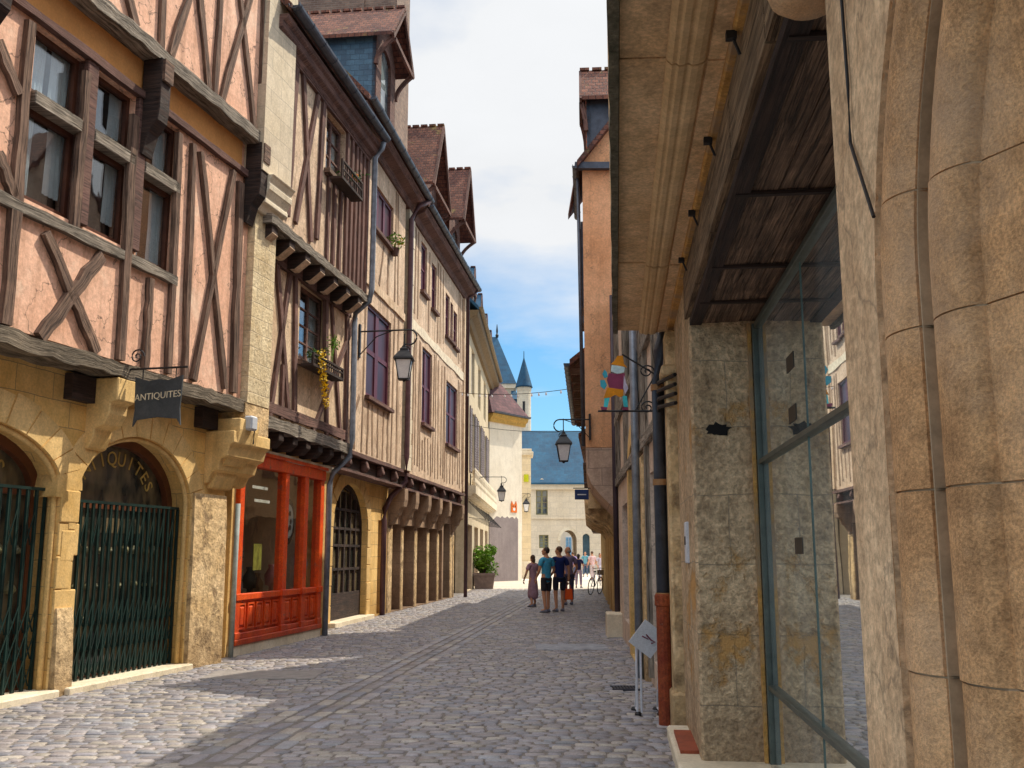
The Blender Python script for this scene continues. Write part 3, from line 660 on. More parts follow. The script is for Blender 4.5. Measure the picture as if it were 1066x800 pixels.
# shop front: three glazed bays over fielded panels
posts = [(.02, .20), (1.95, 2.14), (2.93, 3.14), (3.82, 4.02)]
mb = MB()
for u0, u1 in posts: fbox(mb, FB, u0, u1, .16, 3.06, -.12, .05)
fbox(mb, FB, .0, 4.04, 3.06, 3.26, -.12, .07); fbox(mb, FB, -.03, 4.07, 3.26, 3.32, -.12, .11)
fbox(mb, FB, .2, 3.82, .86, .96, -.12, .035); fbox(mb, FB, .0, 4.04, .16, .25, -.12, .075); fbox(mb, FB, .2, 3.82, .25, .34, -.12, .03)
for u0, u1 in posts: fbox(mb, FB, u0 - .015, u1 + .015, .86, .97, .0, .075); fbox(mb, FB, u0 - .015, u1 + .015, .25, .36, .0, .07)
sf = mb.build('shop_front', REDPAINT, B, bevel=.008)
for (u0, u1, n) in ((.20, 1.95, 5), (2.14, 2.93, 2), (3.14, 3.82, 2)):
    mb = MB(); fbox(mb, FB, u0, u1, .34, .86, -.12, -.02)
    w_ = (u1 - u0) / n
    for i in range(n):
        a, b = u0 + w_ * i + .045, u0 + w_ * (i + 1) - .045
        for (x0, x1, y0, y1) in ((a, a + .03, .39, .81), (b - .03, b, .39, .81), (a + .03, b - .03, .39, .42), (a + .03, b - .03, .78, .81)): fbox(mb, FB, x0, x1, y0, y1, -.02, .012)
        p = [FB.W(x, y, -.02) for x, y in ((a + .03, .42), (b - .03, .42), (b - .03, .78), (a + .03, .78))] + [FB.W(x, y, .012) for x, y in ((a + .07, .47), (b - .07, .47), (b - .07, .73), (a + .07, .73))]
        mb.add(p, [(4, 5, 6, 7), (0, 1, 5, 4), (1, 2, 6, 5), (2, 3, 7, 6), (3, 0, 4, 7)])
    mb.build('fielded_panel', REDPAINT, sf)
    mb = MB(); mb.add([FB.W(u0, .96, -.03), FB.W(u1, .96, -.03), FB.W(u1, 3.06, -.03), FB.W(u0, 3.06, -.03)], [(0, 1, 2, 3)]); mb.build('glass_pane', CLEAR, sf)
# things painted or standing right behind the panes
def FPc(px, py, o=0): return FB.P(px, py, o)
mb = MB(); u, z = FPc(300.5, 543, -.05); mb.loft([[FB.W(u + .30 * math.cos(a), z + .42 * math.sin(a), o) for a in [2 * math.pi * i / 28 for i in range(28)]] for o in (-.058, -.05)]); wc = mb.build('window_emblem', IRON, sf)
mb = MB(); mb.loft([[FB.W(u + .22 * math.cos(a), z + .31 * math.sin(a), o) for a in [2 * math.pi * i / 28 for i in range(28)]] for o in (-.0495, -.046)]); mb.build('emblem_face', plain('pale_emblem_face', (.45, .46, .42), .5), wc)
mb = MB()
for k in range(6): mb.loft([[FB.W(u + (.035 + .02 * (k % 2)) * math.cos(a) + .09 * math.cos(k * 1.1), z + .05 * math.sin(a) + .16 * math.sin(k * 1.1), o) for a in [2 * math.pi * i / 10 for i in range(10)]] for o in (-.0455, -.043)])
mb.build('emblem_drawing', IRON, wc)
mb = MB(); u, z = FPc(268, 580, -.05)
fbox(mb, FB, u - .17, u + .17, z - .22, z + .22, -.058, -.048); mb.build('displayed_picture', plain('ochre_picture', (.30, .27, .08), .5, var=.5, scale=9), sf)
mb = MB(); rr = random.Random(4)
for k in range(7): 
    u, z = FPc(250, 545 + 11 * k, -.05); fbox(mb, FB, u - .1 - rr.uniform(0, .06), u + .1 + rr.uniform(0, .05), z - .05, z + .07, -.058, -.05)
mb.build('displayed_goods', plain('dark_goods', (.05, .045, .045), .5, var=.6), sf)
mb = MB()
for (a, b) in ((266, 508), (268, 522)):
    u, z = FPc(a + 5, b, -.05); fbox(mb, FB, u - .33, u + .33, z - .025, z + .025, -.058, -.05)
mb.build('ceiling_lights', plain('lamp_tube', (.75, .72, .62), .5), sf)
# first jetty
mb = MB(); irr_beam(mb, FB, -.05, 4.48, 3.66, 3.92, -.1, .40, 24, .016); mb.build('bressummer', TIMBERGREY, B)
for i in range(7):
    u = .22 + i * .66
    mb = MB(); fprof(mb, FB, [(-.05, 3.40), (.24, 3.40), (.36, 3.52), (.36, 3.66), (-.05, 3.66)], u - .11, u + .11); mb.build('joist_end', TIMBERDARK, B, bevel=.008)
mb = MB(); irr_beam(mb, FB, -.05, 4.45, 3.26, 3.41, -.1, .10, 12, .01); mb.build('wall_plate', STONEPALE, B)
mb = MB(); fwall(mb, FB, rect(-.05, 4.50, 3.90, 6.82), [rect(1.66, 3.08, 5.10, 6.56)], .0, .30); mb.build('first_storey_wall', BEIGE, B)
mb = MB(); fwall(mb, FB, rect(-.8, 4.45, 7.0, 10.3), [rect(1.80, 2.90, 8.80, 10.0)], .3, .65); mb.build('second_storey_wall', BEIGE2, B)
mb = MB(); T = .355
for a, b, wd in (((278, 258), (274, 432), .18), ((289, 262), (302, 437), .13), ((306, 270), (282, 434), .13), ((363, 320), (361, 462), .16),
                 ((372, 330), (327, 449), .11), ((346, 312), (356, 460), .11), ((309, 272), (308, 440), .14), ((341, 305), (341, 455), .14), ((296, 380), (294, 436), .10)):
    beam_px(mb, FB, a, b, wd, T)
beam_uz(mb, FB, (-.05, 6.66), (4.48, 6.66), .22, T + .01); beam_uz(mb, FB, (-.05, 4.03), (4.48, 4.03), .18, T + .005)
mb.build('timber_frame', TIMBERPURPLE, B)
window(FB, B, 1.66, 3.08, 5.10, 6.56, .30, .12, 2, 4, .07, mat=TIMBERPURPLE, sill=.1)
# second jetty: joists, the light on their noses put in as pale buff strips
mb = MB(); irr_beam(mb, FB, -.8, 4.42, 6.86, 7.06, .0, .74, 24, .016); mb.build('bressummer', TIMBERGREY, B)
for i in range(7):
    u = -.58 + i * .76
    mb = MB(); fprof(mb, FB, [(.25, 6.56), (.50, 6.56), (.70, 6.72), (.70, 6.86), (.25, 6.86)], u - .12, u + .12); j = mb.build('joist_end', TIMBERDARK, B, bevel=.006)
    mb = MB(); fprof(mb, FB, [(.42, 6.552), (.50, 6.552), (.708, 6.717), (.708, 6.73)], u - .115, u + .115); mb.build('lit_nose', BEIGE2, j)
mb = MB(); T = .705
for a, b, wd in (((310, 65), (300, 224), .20), ((317, 71), (325, 252), .13), ((333, 98), (309, 232), .13), ((339, 102), (331, 249), .15)):
    beam_px(mb, FB, a, b, wd, T)
for u in (3.02, 3.28, 3.55, 3.82, 4.08, 4.34): beam_uz(mb, FB, (u, 7.05), (u + R.uniform(-.04, .04), 10.1), .12, T)
for u in (1.95, 2.3, 2.65): beam_uz(mb, FB, (u, 7.05), (u + R.uniform(-.03, .03), 8.72), .11, T)
beam_uz(mb, FB, (-.8, 10.12), (4.42, 10.12), .22, T + .01); beam_uz(mb, FB, (1.76, 8.74), (2.95, 8.74), .12, T)
mb.build('timber_frame', TIMBERPURPLE, B)
window(FB, B, 1.80, 2.90, 8.80, 10.0, .65, .12, 2, 3, .07, mat=TIMBERPURPLE, sill=.09)
corbel(FB, B, -.95, 4.45, [(.4, 10.05), (.72, 10.05), (.76, 10.13), (.84, 10.18), (.86, 10.28), (.92, 10.32), (.94, 10.40), (.4, 10.40)], TIMBERPURPLE, 'eaves_cornice')
gutter(FB, B, -1.0, 4.5, 10.55, 1.04, .10)
rear(FB, B, -.1, 4.4, 10.2, -1.7, 6)
mb = MB(); fbox(mb, FB, -.1, 4.4, 3.62, 10.2, -1.69, -.42); mb.build('upper_floor_mass', REAR, B)
mb = MB(); fbox(mb, FB, -.1, 4.3, .0, .16, -1.65, -.41); fbox(mb, FB, -.1, 4.3, .16, 3.6, -1.69, -1.62); fbox(mb, FB, -.1, .0, .16, 3.6, -1.62, -.41); fbox(mb, FB, 4.02, 4.12, .16, 3.6, -1.62, -.41); fbox(mb, FB, .0, 4.02, 3.3, 3.4, -1.62, -.41)
mb.build('shop_interior', surf('shop_wall_paint', (.50, .44, .35), (.62, .55, .45), .8, .9, .1, 20, .2), B)
rr = random.Random(31)
for k in range(9):
    u = rr.uniform(.3, 3.7); z = rr.uniform(1.2, 2.5); w_ = rr.uniform(.12, .28); h_ = rr.uniform(.15, .3)
    mb = MB(); fbox(mb, FB, u - w_, u + w_, z - h_, z + h_, -1.62, -1.585); pf = mb.build('picture_frame', TIMBER, B)
    mb = MB(); fbox(mb, FB, u - w_ * .8, u + w_ * .8, z - h_ * .8, z + h_ * .8, -1.585, -1.58); mb.build('picture', plain('picture_paint_%d' % k, (rr.uniform(.1, .5), rr.uniform(.1, .4), rr.uniform(.06, .3)), .6, var=.6, scale=8), pf)
for k in range(7):
    u = .4 + .5 * k + rr.uniform(-.1, .1); hh = rr.uniform(.5, 1.0); mb = MB(); mb.lathe(FB.W(u, .16, rr.uniform(-1.1, -.55)), [(.16, 0), (.16, .04), (.05, .08), (.05, hh), (.12, hh + .02), (.14, hh + .2), (.06, hh + .34), (.08, hh + .4)], 12); mb.build('display_stand', plain('display_%d' % k, (rr.uniform(.06, .4), rr.uniform(.05, .3), rr.uniform(.04, .2)), .5), B, smooth=True)
pitched_roof(FB, B, -.95, 4.45, 10.42, .98, 7)
downpipe(B, [FB.W(4.42, 10.45, 1.0), FB.W(4.46, 10.30, .95), FB.W(4.46, 10.1, .80), FB.W(4.46, 7.15, .80), FB.W(4.46, 6.9, .75), FB.W(4.46, 6.65, .45), FB.W(4.46, 6.4, .44), FB.W(4.46, 3.95, .46), FB.W(4.46, 3.6, .42), FB.W(4.3, 3.25, .12), FB.W(4.26, 3.0, .07), FB.W(4.24, .0, .07)], .06, ZINC)
downpipe(B, [FB.W(-.08, 2.4, .06), FB.W(-.10, .0, .06)], .042, VERDIGRIS)
# window boxes
def railing_box(F, u0, u1, z, o, h, mat, label, cat='window box'):
    t = thing('window_box', label, cat, F.W((u0 + u1) / 2, z, o))
    mb = MB(); fbox(mb, F, u0, u1, z - .05, z, o, o + .24); fbox(mb, F, u0, u1, z + h - .04, z + h, o + .2, o + .24); fbox(mb, F, u0, u1, z + h * .45, z + h * .45 + .03, o + .205, o + .235)
    for u in (u0, u1 - .04): fbox(mb, F, u, u + .04, z, z + h - .04, o + .2, o + .24)
    n = int((u1 - u0) / .11)
    for i in range(1, n): fbox(mb, F, u0 + (u1 - u0) * i / n - .01, u0 + (u1 - u0) * i / n + .01, z, z + h - .04, o + .21, o + .23)
    mb.build('railing', mat, t); return t
t = railing_box(FB, 1.5, 3.2, 5.0, .42, .20, TIMBERDARK, 'dark wooden window box with yellow flowers trailing from its near end')
mb = MB(); rr = random.Random(2)
for k in range(9): leafy(mb, FB.W(1.80 + .02 * k, 5.22 - .11 * k, .68 + .01 * k), .10 - .004 * k, .10 - .004 * k, .12, 40, .03, rr, 0)
mb.build('trailing_flowers', FLOWER, t)
mb = MB()
for k in range(4): leafy(mb, FB.W(1.7 + .1 * k, 5.2, .56), .12, .12, .12, 40, .04, rr, 0)
mb.build('leaves', LEAFDARK, t)
mb = MB()
for k in range(5):
    mb.tube([FB.W(2.75, 5.05, .55), FB.W(2.75 + rr.uniform(-.1, .1), 5.35, .56), FB.W(2.75 + rr.uniform(-.2, .25), 5.7 + rr.uniform(0, .2), .58)], .006, 5); leafy(mb, FB.W(2.75 + rr.uniform(-.2, .2), 5.5 + rr.uniform(-.1, .25), .57), .10, .08, .12, 14, .04, rr, 0)
mb.build('potted_stems', LEAF, t)
t = railing_box(FB, 1.72, 3.0, 8.62, .78, .34, TIMBERDARK, 'dark latticed window box high under the eaves with an orange pot')
mb = MB(); mb.lathe(FB.W(2.86, 8.93, .9), [(.05, 0), (.08, .14), (.07, .15)], 10); mb.build('flower_pot', plain('terracotta', (.55, .22, .08), .8), t)
mb = MB(); leafy(mb, FB.W(2.3, 8.85, .9), .5, .1, .14, 90, .035, rr, 0); mb.build('leaves', LEAFDARK, t)

# ================================================================ third house with plum shutters (bay with dormer)
C3 = thing('rendered_house', 'tall buff rendered house with plum windows, a stone arched doorway and a slate dormer', 'house', FC.W(3, 0, 0))
mb = MB(); fwall(mb, FC, rect(-.75, 5.35, -.02, 3.75), [arch(.2, 3.2, .02, 2.2, 3.28, 18), rect(4.35, 5.05, .02, 2.5)], -.5, -.05); mb.build('ground_floor_wall', ASHLAR, C3)
mb = MB()
for i in range(11):
    t0 = math.pi * i / 11 + .01; t1 = math.pi * (i + 1) / 11 - .01; ts = [t0 + (t1 - t0) * k / 3 for k in range(4)]; wd = .36
    fwall(mb, FC, [(1.7 + 1.5 * math.cos(t), 2.2 + 1.08 * math.sin(t)) for t in ts] + [(1.7 + (1.5 + wd) * math.cos(t), 2.2 + (1.08 + wd) * math.sin(t)) for t in reversed(ts)], [], -.45, R.uniform(-.03, -.01))
for k in range(5):
    fbox(mb, FC, 3.202, 3.5 + .08 * (k % 2), .03 + .434 * k, .03 + .434 * (k + 1) - .01, -.45, R.uniform(-.03, -.01)); fbox(mb, FC, -.12 - .06 * (k % 2), .198, .03 + .434 * k, .03 + .434 * (k + 1) - .01, -.45, R.uniform(-.03, -.01))
mb.build('arch_surround', STONE, C3, bevel=.012)
mb = MB(); o = -.20; fwall(mb, FC, arch(.18, 3.22, .0, 2.2, 3.29, 18), [arch(.28, 3.12, .7, 2.2, 3.17, 18)], o - .06, o + .02)
for u in (.75, 1.22, 1.7, 2.18, 2.65): fbox(mb, FC, u - (.05 if u == 1.7 else .03), u + (.05 if u == 1.7 else .03), .7, (2.9 if abs(u - 1.7) > .8 else 3.08), o - .05, o + .015)
for z in (1.25, 1.8, 2.2, 2.65): fbox(mb, FC, .3, 3.1, z - .03, z + .03, o - .045, o + .01)
dr = mb.build('arched_doorway', TIMBERDARK, C3)
mb = MB(); fwall(mb, FC, arch(.22, 3.18, .3, 2.2, 3.22, 18), [], o - .05, o - .04); mb.build('glass_pane', GATEGLASS, dr)
mb = MB(); fbox(mb, FC, .0, 3.4, -.02, .10, -.45, .15); mb.build('door_sill', STONEPALE, C3, bevel=.01)
mb = MB(); fbox(mb, FC, 4.35, 5.05, .0, 2.5, -.4, -.35); mb.build('side_door', PURPLEPAINT, C3)
def frieze(F, par, u0, u1, z0, z1, o):
    mb = MB(); irr_beam(mb, F, u0, u1, z1 - .14, z1, -.05, o + .06, 12, .01); irr_beam(mb, F, u0, u1, z0, z0 + .11, -.05, o + .05, 12, .01)
    mb.build('bressummer', TIMBERPURPLE, par)
    mb = MB(); fbox(mb, F, u0, u1, z0 + .105, z1 - .15, o - .16, o - .10); mb.build('frieze_board', TIMBERDARK, par)
    n = max(2, int((u1 - u0) / 1.5))
    for i in range(n):
        u = u0 + (u1 - u0) * (i + .5) / n
        mb = MB(); fprof(mb, F, [(o - .1, z0 + .11), (o + .0, z0 + .11), (o + .09, z0 + .2), (o + .02, z1 - .15), (o - .1, z1 - .15)], u - .09, u + .09); mb.build('bracket', TIMBERPURPLE, par, bevel=.02)
frieze(FC, C3, -.72, 5.36, 3.42, 3.98, .32)
mb = MB(); fwall(mb, FC, rect(-.72, 5.36, 3.96, 12.0), [rect(1.45, 3.9, 5.4, 7.75), rect(1.65, 3.9, 9.78, 11.0)], -.1, .30); mb.build('upper_wall', BEIGE2, C3)
mb = MB(); irr_beam(mb, FC, -.72, 5.36, 8.15, 8.42, .2, .345, 10, .015); mb.build('string_course', BEIGE, C3)
for a, b in (((-.2, 4.0), (.9, 5.3)), ((.55, 4.0), (.45, 8.1)), ((1.2, 4.0), (1.25, 8.1)), ((4.15, 4.0), (4.25, 8.1)), ((4.75, 4.0), (4.7, 8.1)), ((1.7, 4.0), (1.75, 5.25)), ((2.2, 4.0), (2.1, 5.25)), ((3.2, 4.0), (3.3, 5.25)), ((3.75, 4.0), (3.7, 5.25)), ((2.7, 4.0), (2.65, 5.25)), ((4.6, 8.45), (4.4, 11.6)), ((.4, 8.45), (.5, 11.6)), ((1.0, 8.45), (1.1, 11.6)), ((1.9, 8.45), (1.9, 9.6)), ((2.5, 8.45), (2.9, 9.6)), ((3.4, 8.45), (3.4, 9.6)), ((4.2, 8.45), (4.2, 11.6))):
    mb = MB(); beam_uz(mb, FC, a, b, R.uniform(.08, .15), .312, .05, 8, .3); mb.build('timber_stud', TIMBERFADED, C3)
window(FC, C3, 1.45, 3.9, 5.4, 7.75, .30, .08, 2, 2, .09, .12, PURPLEPAINT, GLASSPLUM, sill=.09, sill_mat=TIMBERPURPLE)
window(FC, C3, 1.65, 3.9, 9.78, 11.0, .30, .08, 3, 1, .09, .09, PURPLEPAINT, GLASSPLUM, sill=.09, sill_mat=TIMBERPURPLE)
corbel(FC, C3, -.72, 6.3, [(.1, 11.65), (.36, 11.65), (.44, 11.78), (.66, 11.85), (.78, 11.98), (.1, 11.98)], TIMBERPURPLE, 'eaves_cornice')
gutter(FC, C3, -.7, 6.35, 12.1, .86, .10)
rear(FC, C3, -.7, 5.3, 12.0, -.55, 8)
pitched_roof(FC, C3, -.7, 6.3, 12.0, .80, 8)
downpipe(C3, [FC.W(6.1, 12.0, .84), FC.W(5.75, 11.75, .60), FC.W(5.62, 11.3, .42), FC.W(5.55, 4.3, .42), FC.W(5.5, 3.6, .42), FC.W(5.0, 3.15, .12), FC.W(4.75, 2.8, .02), FC.W(4.72, 2.5, .02), FC.W(4.70, .0, .02)], .075, plain('plum_pipe', (.10, .055, .06), .5, .2))
# slate dormer
def dormer(F, par, uc, w, z0, zw, zr, of, depth, cheek, roofm, frontm, hood=.55):
    mb = MB(); fbox(mb, F, uc - w / 2, uc - w / 2 + .06, z0, zw, of - depth, of - .02); fbox(mb, F, uc + w / 2 - .06, uc + w / 2, z0, zw, of - depth, of - .02); dm = mb.build('dormer', cheek, par)
    mb = MB(); fwall(mb, F, [(uc - w / 2, z0), (uc + w / 2, z0), (uc + w / 2, zw), (uc, zr - .1), (uc - w / 2, zw)], [arch(uc - w * .26, uc + w * .26, z0 + .35, zw - .35, zw - .02, 10)], of - .12, of); mb.build('dormer_front', frontm, dm)
    mb = MB(); fwall(mb, F, arch(uc - w * .28, uc + w * .28, z0 + .3, zw - .35, zw, 10), [], of - .11, of - .08); mb.build('glass_pane', GLASSDARK, dm)
    mb = MB()
    for sgn in (-1, 1):
        ue = uc + sgn * (w / 2 + .22); ze = zw - .18
        fr = [F.W(uc, zr, of + hood), F.W(ue, ze, of + hood), F.W(ue, ze + .10, of + hood), F.W(uc, zr + .12, of + hood)]
        bk = [F.W(uc, zr, of - depth), F.W(ue, ze, of - depth), F.W(ue, ze + .10, of - depth), F.W(uc, zr + .12, of - depth)]
        mb.loft([fr, bk])
    mb.build('dormer_roof', roofm, dm)
    mb = MB()
    for k in range(int((depth + hood) / .3)): fbox(mb, F, uc - .06, uc + .06, zr + .10, zr + .17, of + hood - .3 * k - .25, of + hood - .3 * k - .02)
    mb.build('ridge_tiles', ROOF, dm)
    mb = MB()
    for sgn in (-1, 1):
        ue = uc + sgn * (w / 2 + .20)
        mb.bar(F.W(ue, zw - .2, of + hood - .03), F.W(uc, zr + .02, of + hood - .03), .16, .06, (0, 0, 1))
        pts = [F.W(ue - sgn * .12, zw - .9 + .7 * k / 5, of + (hood - .05) * (k / 5) ** 2) for k in range(6)]
        for p, q in zip(pts, pts[1:]): mb.bar(p, q, .10, .10, (F.d[0], F.d[1], 0))
    mb.bar(F.W(uc - w / 2, zw - .2, of + hood - .03), F.W(uc + w / 2, zw - .2, of + hood - .03), .12, .07, (0, 0, 1))
    mb.build('dormer_hood_brackets', TIMBERPURPLE, dm); return dm
dormer(FC, C3, 2.55, 2.0, 12.0, 14.95, 16.1, .35, 4.6, SLATE, ROOF, TIMBERPURPLE, .5)
t = thing('flower_pot', 'small pot of yellow and violet flowers on the high plum window sill', 'flower pot', FC.W(3.7, 9.8, .4))
u, z = FC.P(411, 262, .42)
mb = MB(); mb.lathe(FC.W(u, z - .12, .42), [(.09, 0), (.13, .2), (.12, .21)], 10); mb.build('pot', IRONBROWN, t)
mb = MB(); rr = random.Random(9); leafy(mb, FC.W(u, z + .28, .44), .26, .2, .24, 70, .07, rr, 0); mb.build('leaves', LEAF, t)
mb = MB(); leafy(mb, FC.W(u, z + .24, .50), .24, .2, .2, 22, .05, rr, .3); mb.build('blossoms', FLOWER, t)

# ================================================================ fourth house on stone piers
D4 = thing('arcaded_house', 'long buff house on stone piers with narrow plum windows and two tiled dormers', 'house', FC.W(10, 0, 0))
Dm = D4
mb = MB()
OPEN = ((5.95, 7.0), (7.35, 8.85), (9.25, 10.75), (11.15, 12.5), (12.85, 13.5))
fwall(mb, FC, rect(5.4, 15.9, -.02, 3.5), [rect(u0, u1, .02, 2.45) for u0, u1 in OPEN] + [rect(13.75, 15.0, .02, 2.7)], -1.1, -.05)
MAUVE = surf('shaded_mauve_ashlar', (.24, .165, .115), (.36, .26, .19), 1.0, .9, .4, 30, .4, brick=(.6, .34, .007, (.2, .14, .1), .12), streak=.4, dirt=.6)  # stone colour darkened to hold the shade of the deep openings
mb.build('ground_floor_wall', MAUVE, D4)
for (u0, u1) in OPEN:
    mb = MB(); fbox(mb, FC, u0, u1, .0, 2.45, -1.08, -1.0)
    for i in range(2): fbox(mb, FC, u0 + .06 + (u1 - u0) / 2 * i, u0 + (u1 - u0) / 2 * (i + 1) - .06, .3, 2.1, -1.0, -.97)
    mb.build('recessed_door', TIMBERDARK, D4)
mb = MB(); fbox(mb, FC, 13.75, 15.0, 0, 2.7, -.5, -.42)
for i in range(4): fbox(mb, FC, 13.8 + .3 * i, 14.05 + .3 * i, .1, 2.6, -.42, -.40)
mb.build('blue_door', plain('blue_green_door_paint', (.03, .10, .16), .5), D4)
for u in (5.7, 7.2, 9.05, 10.95, 12.68, 15.4):
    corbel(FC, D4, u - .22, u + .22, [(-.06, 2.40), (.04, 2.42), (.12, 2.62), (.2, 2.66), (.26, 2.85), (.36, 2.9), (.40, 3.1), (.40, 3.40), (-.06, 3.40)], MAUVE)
for u0, u1 in ((5.42, 5.93), (7.02, 7.33), (8.87, 9.23), (10.77, 11.13), (12.52, 12.83), (15.02, 15.88)):
    mb = MB(); fbox(mb, FC, u0, u1, -.02, 2.3, -.4, -.03); mb.build('pier_facing', STONEWORN, D4, bevel=.02)
frieze(FC, D4, 5.7, 15.9, 3.38, 3.92, .32)
wins1 = [(8.0, 9.55, 5.6, 8.0), (12.1, 14.4, 5.4, 7.65)]; wins2 = [(7.6, 8.5, 9.7, 11.3), (9.3, 10.1, 9.55, 11.1), (11.8, 12.6, 9.2, 10.75), (12.75, 13.3, 9.2, 10.65), (13.4, 14.2, 9.15, 10.5)]
mb = MB(); fwall(mb, FC, rect(6.4, 15.9, 3.9, 12.0), [rect(*w_) for w_ in wins1 + wins2], -.1, .30); mb.build('upper_wall', BEIGE2, D4)
mb = MB(); z = 3.95
while z < 11.9:
    hh = R.uniform(.32, .42); e = R.uniform(0, .12); fbox(mb, FC, 5.72, 6.4 + e, z + .005, z + hh - .005, -.1, .33 + R.uniform(0, .02)); z += hh
mb.build('stone_quoin', STONEPALE, D4)
mb = MB(); irr_beam(mb, FC, 6.5, 15.9, 8.22, 8.55, .2, .335, 12, .03); mb.build('string_course', plain('pale_render_band', (.68, .60, .48), .9), D4)
studs = [(u, 4.0, 8.15) for u in (6.7, 7.1, 7.5, 7.8, 9.8, 10.2, 10.7, 11.2, 11.6, 11.9, 14.6, 15.0, 15.4)] + [(u, 4.0, 5.25) for u in (8.2, 8.6, 9.1, 9.5, 12.4, 12.9, 13.5, 14.0)] + [(u, 8.6, 11.5) for u in (6.75, 7.2, 8.8, 10.4, 10.8, 11.4, 14.5, 14.9, 15.3)]
for u, z0, z1 in studs:
    mb = MB(); beam_uz(mb, FC, (u, z0 + R.uniform(0, .25)), (u + R.uniform(-.12, .12), z1 - R.uniform(0, .2)), R.uniform(.07, .15), .312, .05, 8, .3); mb.build('timber_stud', TIMBERFADED, D4)
for i, w_ in enumerate(wins1): window(FC, D4, *w_, .30, .08, 2, 2, .09, .09, PURPLEPAINT, GLASSPLUM, sill=.10, sill_mat=TIMBERPURPLE)
for w_ in wins2: window(FC, D4, *w_, .30, .08, 1, 2, .09, .06, PURPLEPAINT, GLASSPLUM, sill=.10, sill_mat=TIMBERPURPLE)
mb = MB(); fbox(mb, FC, 15.55, 15.85, 3.95, 11.9, .2, .36); mb.build('corner_post', BEIGE, D4)
corbel(FC, D4, 6.3, 16.2, [(.1, 11.5), (.36, 11.5), (.44, 11.66), (.66, 11.75), (.76, 11.9), (.1, 11.9)], TIMBERPURPLE, 'eaves_cornice')
gutter(FC, D4, 6.36, 16.3, 12.02, .82, .10)
rear(FC, D4, 5.45, 15.85, 11.9, -1.15, 8)
pitched_roof(FC, D4, 6.32, 16.1, 11.92, .78, 8)
dormer(FC, D4, 10.7, 2.8, 12.0, 13.9, 16.4, -.1, 4.2, ROOF, ROOF, TIMBERPURPLE, .5)
dormer(FC, D4, 13.5, 2.3, 12.0, 13.7, 15.9, .3, 4.4, REDBRICK, ROOF, TIMBERPURPLE, .6)
downpipe(D4, [FC.W(15.95, 11.9, .8), FC.W(15.95, 11.6, .42), FC.W(15.95, .0, .40)], .07, plain('plum_pipe_dark', (.08, .045, .05), .5, .2))

mb = MB(); fbox(mb, FC, 6.4, 8.2, 12.6, 22.0, -3.75, -.35); fbox(mb, FC, 6.3, 8.3, 22.0, 22.3, -3.85, -.25); fbox(mb, FC, 6.33, 6.4, 13, 22, -1.55, -1.4); mb.build('chimney_stack', CHIMNEY, D4)
# ================================================================ fifth house, pale stone with a balcony
SHUT = plain('grey_shutter_paint', (.22, .19, .20), .6)
F5 = thing('pale_stone_house', 'pale stone house with grey shutters, small balcony and awning brackets at street level', 'house', FF.W(12, 0, 0))
mb = MB(); holes = [rect(u, u + 1.9, 5.3, 8.2) for u in (7.2, 11.6, 16.0, 20.0)] + [rect(u, u + 1.9, 9.0, 11.2) for u in (7.2, 11.6, 16.0, 20.0)] + [rect(u, u + 2.6, .02, 2.9) for u in (5.6, 9.6, 13.6, 17.6)]
fwall(mb, FF, rect(4.2, 22.9, -.02, 12.0), holes, -.4, 0); mb.build('front_wall', surf('buff_limestone', (.44, .37, .27), (.58, .50, .38), 1.0, .9, .3, 30, .3, streak=.45), F5)
for u in (7.2, 11.6, 16.0, 20.0):
    window(FF, F5, u, u + 1.9, 5.3, 8.2, 0, .15, 2, 3, .1, .06, WHITE, GLASSDARK); window(FF, F5, u, u + 1.9, 9.0, 11.2, 0, .15, 2, 3, .1, .06, WHITE, GLASSDARK)
    for uu in (u - .98, u + 1.92):
        mb = MB()
        for k in range(24): fbox(mb, FF, uu + .06, uu + .90, 5.3 + .12 * k, 5.3 + .12 * k + .08, .02, .06)
        fbox(mb, FF, uu, uu + .06, 5.25, 8.25, .01, .07); fbox(mb, FF, uu + .90, uu + .96, 5.25, 8.25, .01, .07)
        mb.build('shutter', SHUT, F5)
for u in (5.6, 9.6, 13.6, 17.6):
    mb = MB(); fbox(mb, FF, u, u + 2.6, 0, 2.9, -.32, -.26); fbox(mb, FF, u + 1.2, u + 1.4, 0, 2.9, -.26, -.2); fbox(mb, FF, u, u + 2.6, 2.2, 2.3, -.26, -.2); mb.build('shop_opening', PURPLEPAINT, F5)
    for k in range(2):
        mb = MB(); uu = u + .3 + 2.0 * k; mb.tube([FF.W(uu, 3.9, .03), FF.W(uu, 3.1, .8)], .018, 6); mb.tube([FF.W(uu, 3.2, .03), FF.W(uu, 3.1, .8)], .014, 6); mb.build('awning_arm', IRON, F5)
mb = MB(); fbox(mb, FF, 4.3, 22.6, 4.15, 4.5, -.05, .45); fbox(mb, FF, 4.3, 22.6, 5.15, 5.25, .3, .42)
fbox(mb, FF, 4.3, 22.6, 4.05, 4.15, -.05, .3)
mb.build('balcony', STONEPALE, F5)
for i in range(36):
    mb = MB(); mb.lathe(FF.W(4.6 + .5 * i, 4.5, .36), [(.07, 0), (.10, .15), (.05, .35), (.08, .55), (.06, .65)], 6); mb.build('baluster', STONEPALE, F5)
corbel(FF, F5, 4.0, 23.0, [(-.1, 11.6), (.15, 11.6), (.25, 11.8), (.5, 11.95), (.55, 12.15), (-.1, 12.15)], plain('brown_eaves_wood', (.17, .12, .07), .8), 'eaves_cornice')
gutter(FF, F5, 4.0, 23.0, 12.3, .62, .12, plain('bronze_gutter', (.20, .15, .09), .6, .2))
rear(FF, F5, 4.25, 22.8, 12.0, -.45, 8)
pitched_roof(FF, F5, 4.0, 23.0, 12.15, .55, 8, mat=SLATEFAR)
